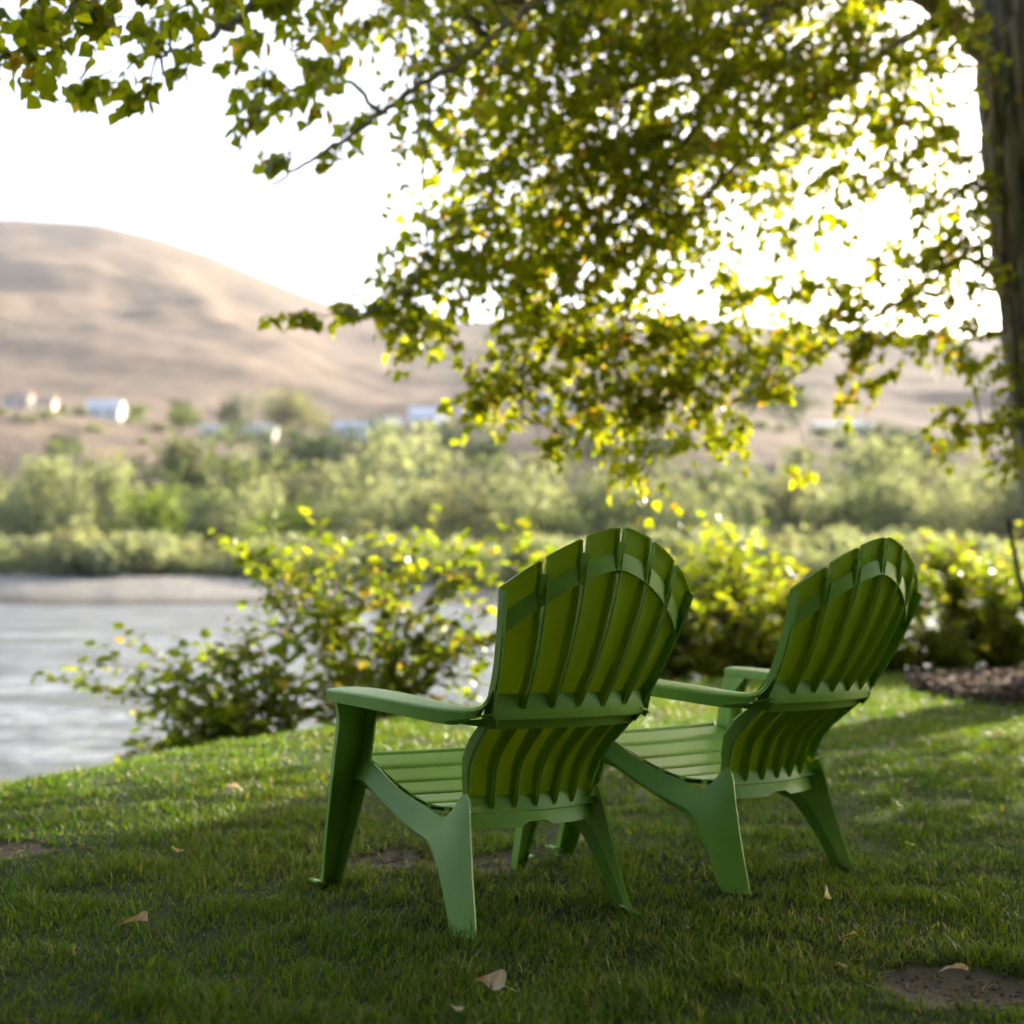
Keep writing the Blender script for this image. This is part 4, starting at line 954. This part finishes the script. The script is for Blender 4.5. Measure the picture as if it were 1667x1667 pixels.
bush = [('bush', u, 106+RNG.normal(0, 2), v, 1.3) for u, v in zip(range(-30, 1720, 76), [862, 848, 842, 856, 850, 862, 868, 855, 864, 850, 868, 860, 856, 864, 858, 846, 856, 852, 864, 848, 858, 854, 862, 856])]
bush += [('dbush', u, 101+RNG.normal(0, 1.5), v+RNG.normal(0, 9), 1.3+.5*RNG.random()) for u, v in ((20, 905), (130, 862), (215, 872), (300, 880), (390, 888), (450, 890), (560, 892), (650, 895), (760, 885), (870, 890), (1000, 890), (1140, 880), (1290, 885), (1450, 885), (1600, 880))]
row(bush, lambda k, o: f'{KW[k]} willow bush above far gravel bar, {o} of its colour from left', 'willow_bush', 'bush', 'willow bushes along the far shore')
hillt = [('dark', 45, 395, 652, 1.1), ('dark', 97, 405, 655, 1.0), ('vivid', 218, 385, 656, 1.25), ('dark', 125, 410, 662, .8), ('vivid', 292, 400, 655, 1.2), ('dark', 378, 415, 636, 1.0), ('olive', 455, 405, 620, 1.0), ('olive', 488, 405, 626, 1.1), ('dark', 290, 415, 648, 1.0), ('dark', 610, 243, 675, .7), ('dark', 740, 237, 695, 1.6), ('dark', 545, 229, 690, 1.8), ('dark', 640, 239, 700, 1.8), ('dark', 790, 236, 700, 1.6), ('dark', 460, 229, 700, 1.6), ('dark', 1230, 400, 600, 1.0), ('dark', 1440, 240, 690, 1.8), ('dark', 1490, 239, 695, 1.8), ('dark', 1290, 400, 620, 1.2), ('dark', 100, 243, 705, 1.6), ('dark', 1060, 234, 690, 1.6), ('dark', 960, 236, 688, 1.5)]
scr = [('dbush' if RNG.random() < .6 else 'bush', u, 240+RNG.random()*190, None, 1.2) for u in list(range(-30, 820, 26))+list(range(1000, 1700, 34))]
scr = [(k, u, D, 930-(fz(at(u, 900, D)[0], D)+1.6+2.2*RNG.random()-.85)*FPX/D, w) for k, u, D, v, w in scr]
row(scr, lambda k, o: f'{KW[k]} scrub bush on the far dry slope, {o} of its colour from left', 'scrub_bush', 'bush', 'scrub on the far slope')
row(hillt, lambda k, o: f'{KW[k]} tree on dry slope near far houses, {o} of its colour from left', 'hillside_tree', 'tree', 'trees on the far slope')

def house(u, D, vbase, wpx, wall, roof, label, hr=.33, yaw=.0, h=3.0):
    x = at(u, 900, D)[0]; w = wpx/FPX*D; z = fz(x, D); dp = min(9., w*.7); 
    e = empty('house', (x, D, z), label, 'house', 'houses on the far slope', rotz=yaw)
    def bx(name, c, s, m, par):
        V = box*np.array(s)+np.array(c); return link(name, mesh_py(name, V, [tuple(q) for q in bf], m), par)
    wl_ = bx('wall', (0, 0, h/2-.6), (w, dp, h+1.2), M[wall], e)
    rh = dp*hr; o = .45
    rf = [(-w/2-o, -dp/2-o, h-.12), (w/2+o, -dp/2-o, h-.12), (w/2+o, dp/2+o, h-.12), (-w/2-o, dp/2+o, h-.12), (-w/2-o, 0, h+rh), (w/2+o, 0, h+rh)]
    link('roof', mesh_py('roof', rf, [(0, 1, 5, 4), (2, 3, 4, 5), (1, 2, 5), (3, 0, 4), (3, 2, 1, 0)], M[roof]), e)
    nw = max(2, int(w/3.6))
    for k in range(nw):
        xx = -w/2 + w*(k+.5)/nw
        if k == nw//2: bx('door', (xx, -dp/2-.02, 1.0), (1.0, .08, 2.0), M['door'], e)
        else:
            wd = bx('window', (xx, -dp/2-.03, 1.55), (1.6, .08, 1.3), M['white_wall'], e)
            bx('pane', (xx, -dp/2-.06, 1.55), (1.4, .06, 1.1), M['glass'], wd)
    bx('chimney', (w*.22, dp*.12, h+rh*.9), (.7, .7, 1.6), M['cream_wall'], e)
house(25, 425, 670, 40, 'cream_wall', 'roof_brown', 'small cream house at the far left edge below the hill')
house(68, 440, 668, 34, 'cream_wall', 'roof_brown', 'brown-roofed house behind the dark tree at far left')
house(168, 430, 672, 54, 'white_wall', 'roof_pale', 'white house with pale roof left of the round bright tree', .4)
house(352, 420, 665, 50, 'white_wall', 'roof_pale', 'low white house with flat pale roof, right of the round bright trees', .25)
house(420, 425, 662, 52, 'cream_wall', 'roof_pale', 'cream house beside the tall olive trees', .45)
house(575, 415, 665, 60, 'white_wall', 'roof_pale', 'long white house, left one of the joined bright pair', .35)
house(628, 418, 665, 44, 'white_wall', 'roof_pale', 'white house, right one of the joined bright pair', .45)
house(695, 470, 640, 60, 'white_wall', 'roof_pale', 'white house standing higher on the slope above the others', .3)
house(690, 425, 668, 40, 'white_wall', 'roof_pale', 'white house directly below the higher one', .35)
house(770, 425, 668, 44, 'white_wall', 'roof_pale', 'white house half hidden by the drooping leaves', .35)
house(905, 430, 660, 60, 'white_wall', 'roof_pale', 'white house seen through the hanging leaves above the nearer chair', .3)
house(1370, 430, 640, 90, 'cream_wall', 'roof_pale', 'long low building on the slope above the farther chair', .2)

# ------------------------------------------------------------------ unseen trees added behind the viewpoint to block sky light from there
for j, (x, y, h, w) in enumerate([(-11, -5, 8.5, 1.2), (-6.5, -8.5, 9, 1.3), (-1.5, -9.5, 9.5, 1.3), (3.5, -9, 9, 1.3), (8.5, -7, 9, 1.3)]):
    cr, tk = TT['shade'][j % 3]
    e = empty('sky_blocker_tree', (x, y, 0), f'added sky-blocking tree behind the viewpoint, {ORD[j]} from the river side', 'tree', 'added trees behind the viewpoint', rotz=j*1.3); e.scale = (h*w, h*w, h)
    link('crown', cr, e); link('trunk', tk, e)
# ------------------------------------------------------------------ air
HZ = (np.array([(x, y, z) for x in (-3100, 3100) for y in (-60, 2650) for z in (-6, 900)], float))
m, nt, out = mat_new('valley_haze'); pv = nt.nodes.new('ShaderNodeVolumePrincipled')
pv.inputs['Density'].default_value = .00010; pv.inputs['Color'].default_value = (.93, .93, .95, 1); pv.inputs['Anisotropy'].default_value = .0
nt.links.new(pv.outputs[0], out.inputs['Volume'])
link('haze', mesh_py('haze', HZ, [tuple(q) for q in bf], m), kind='stuff', label='thin pale haze in the valley air')
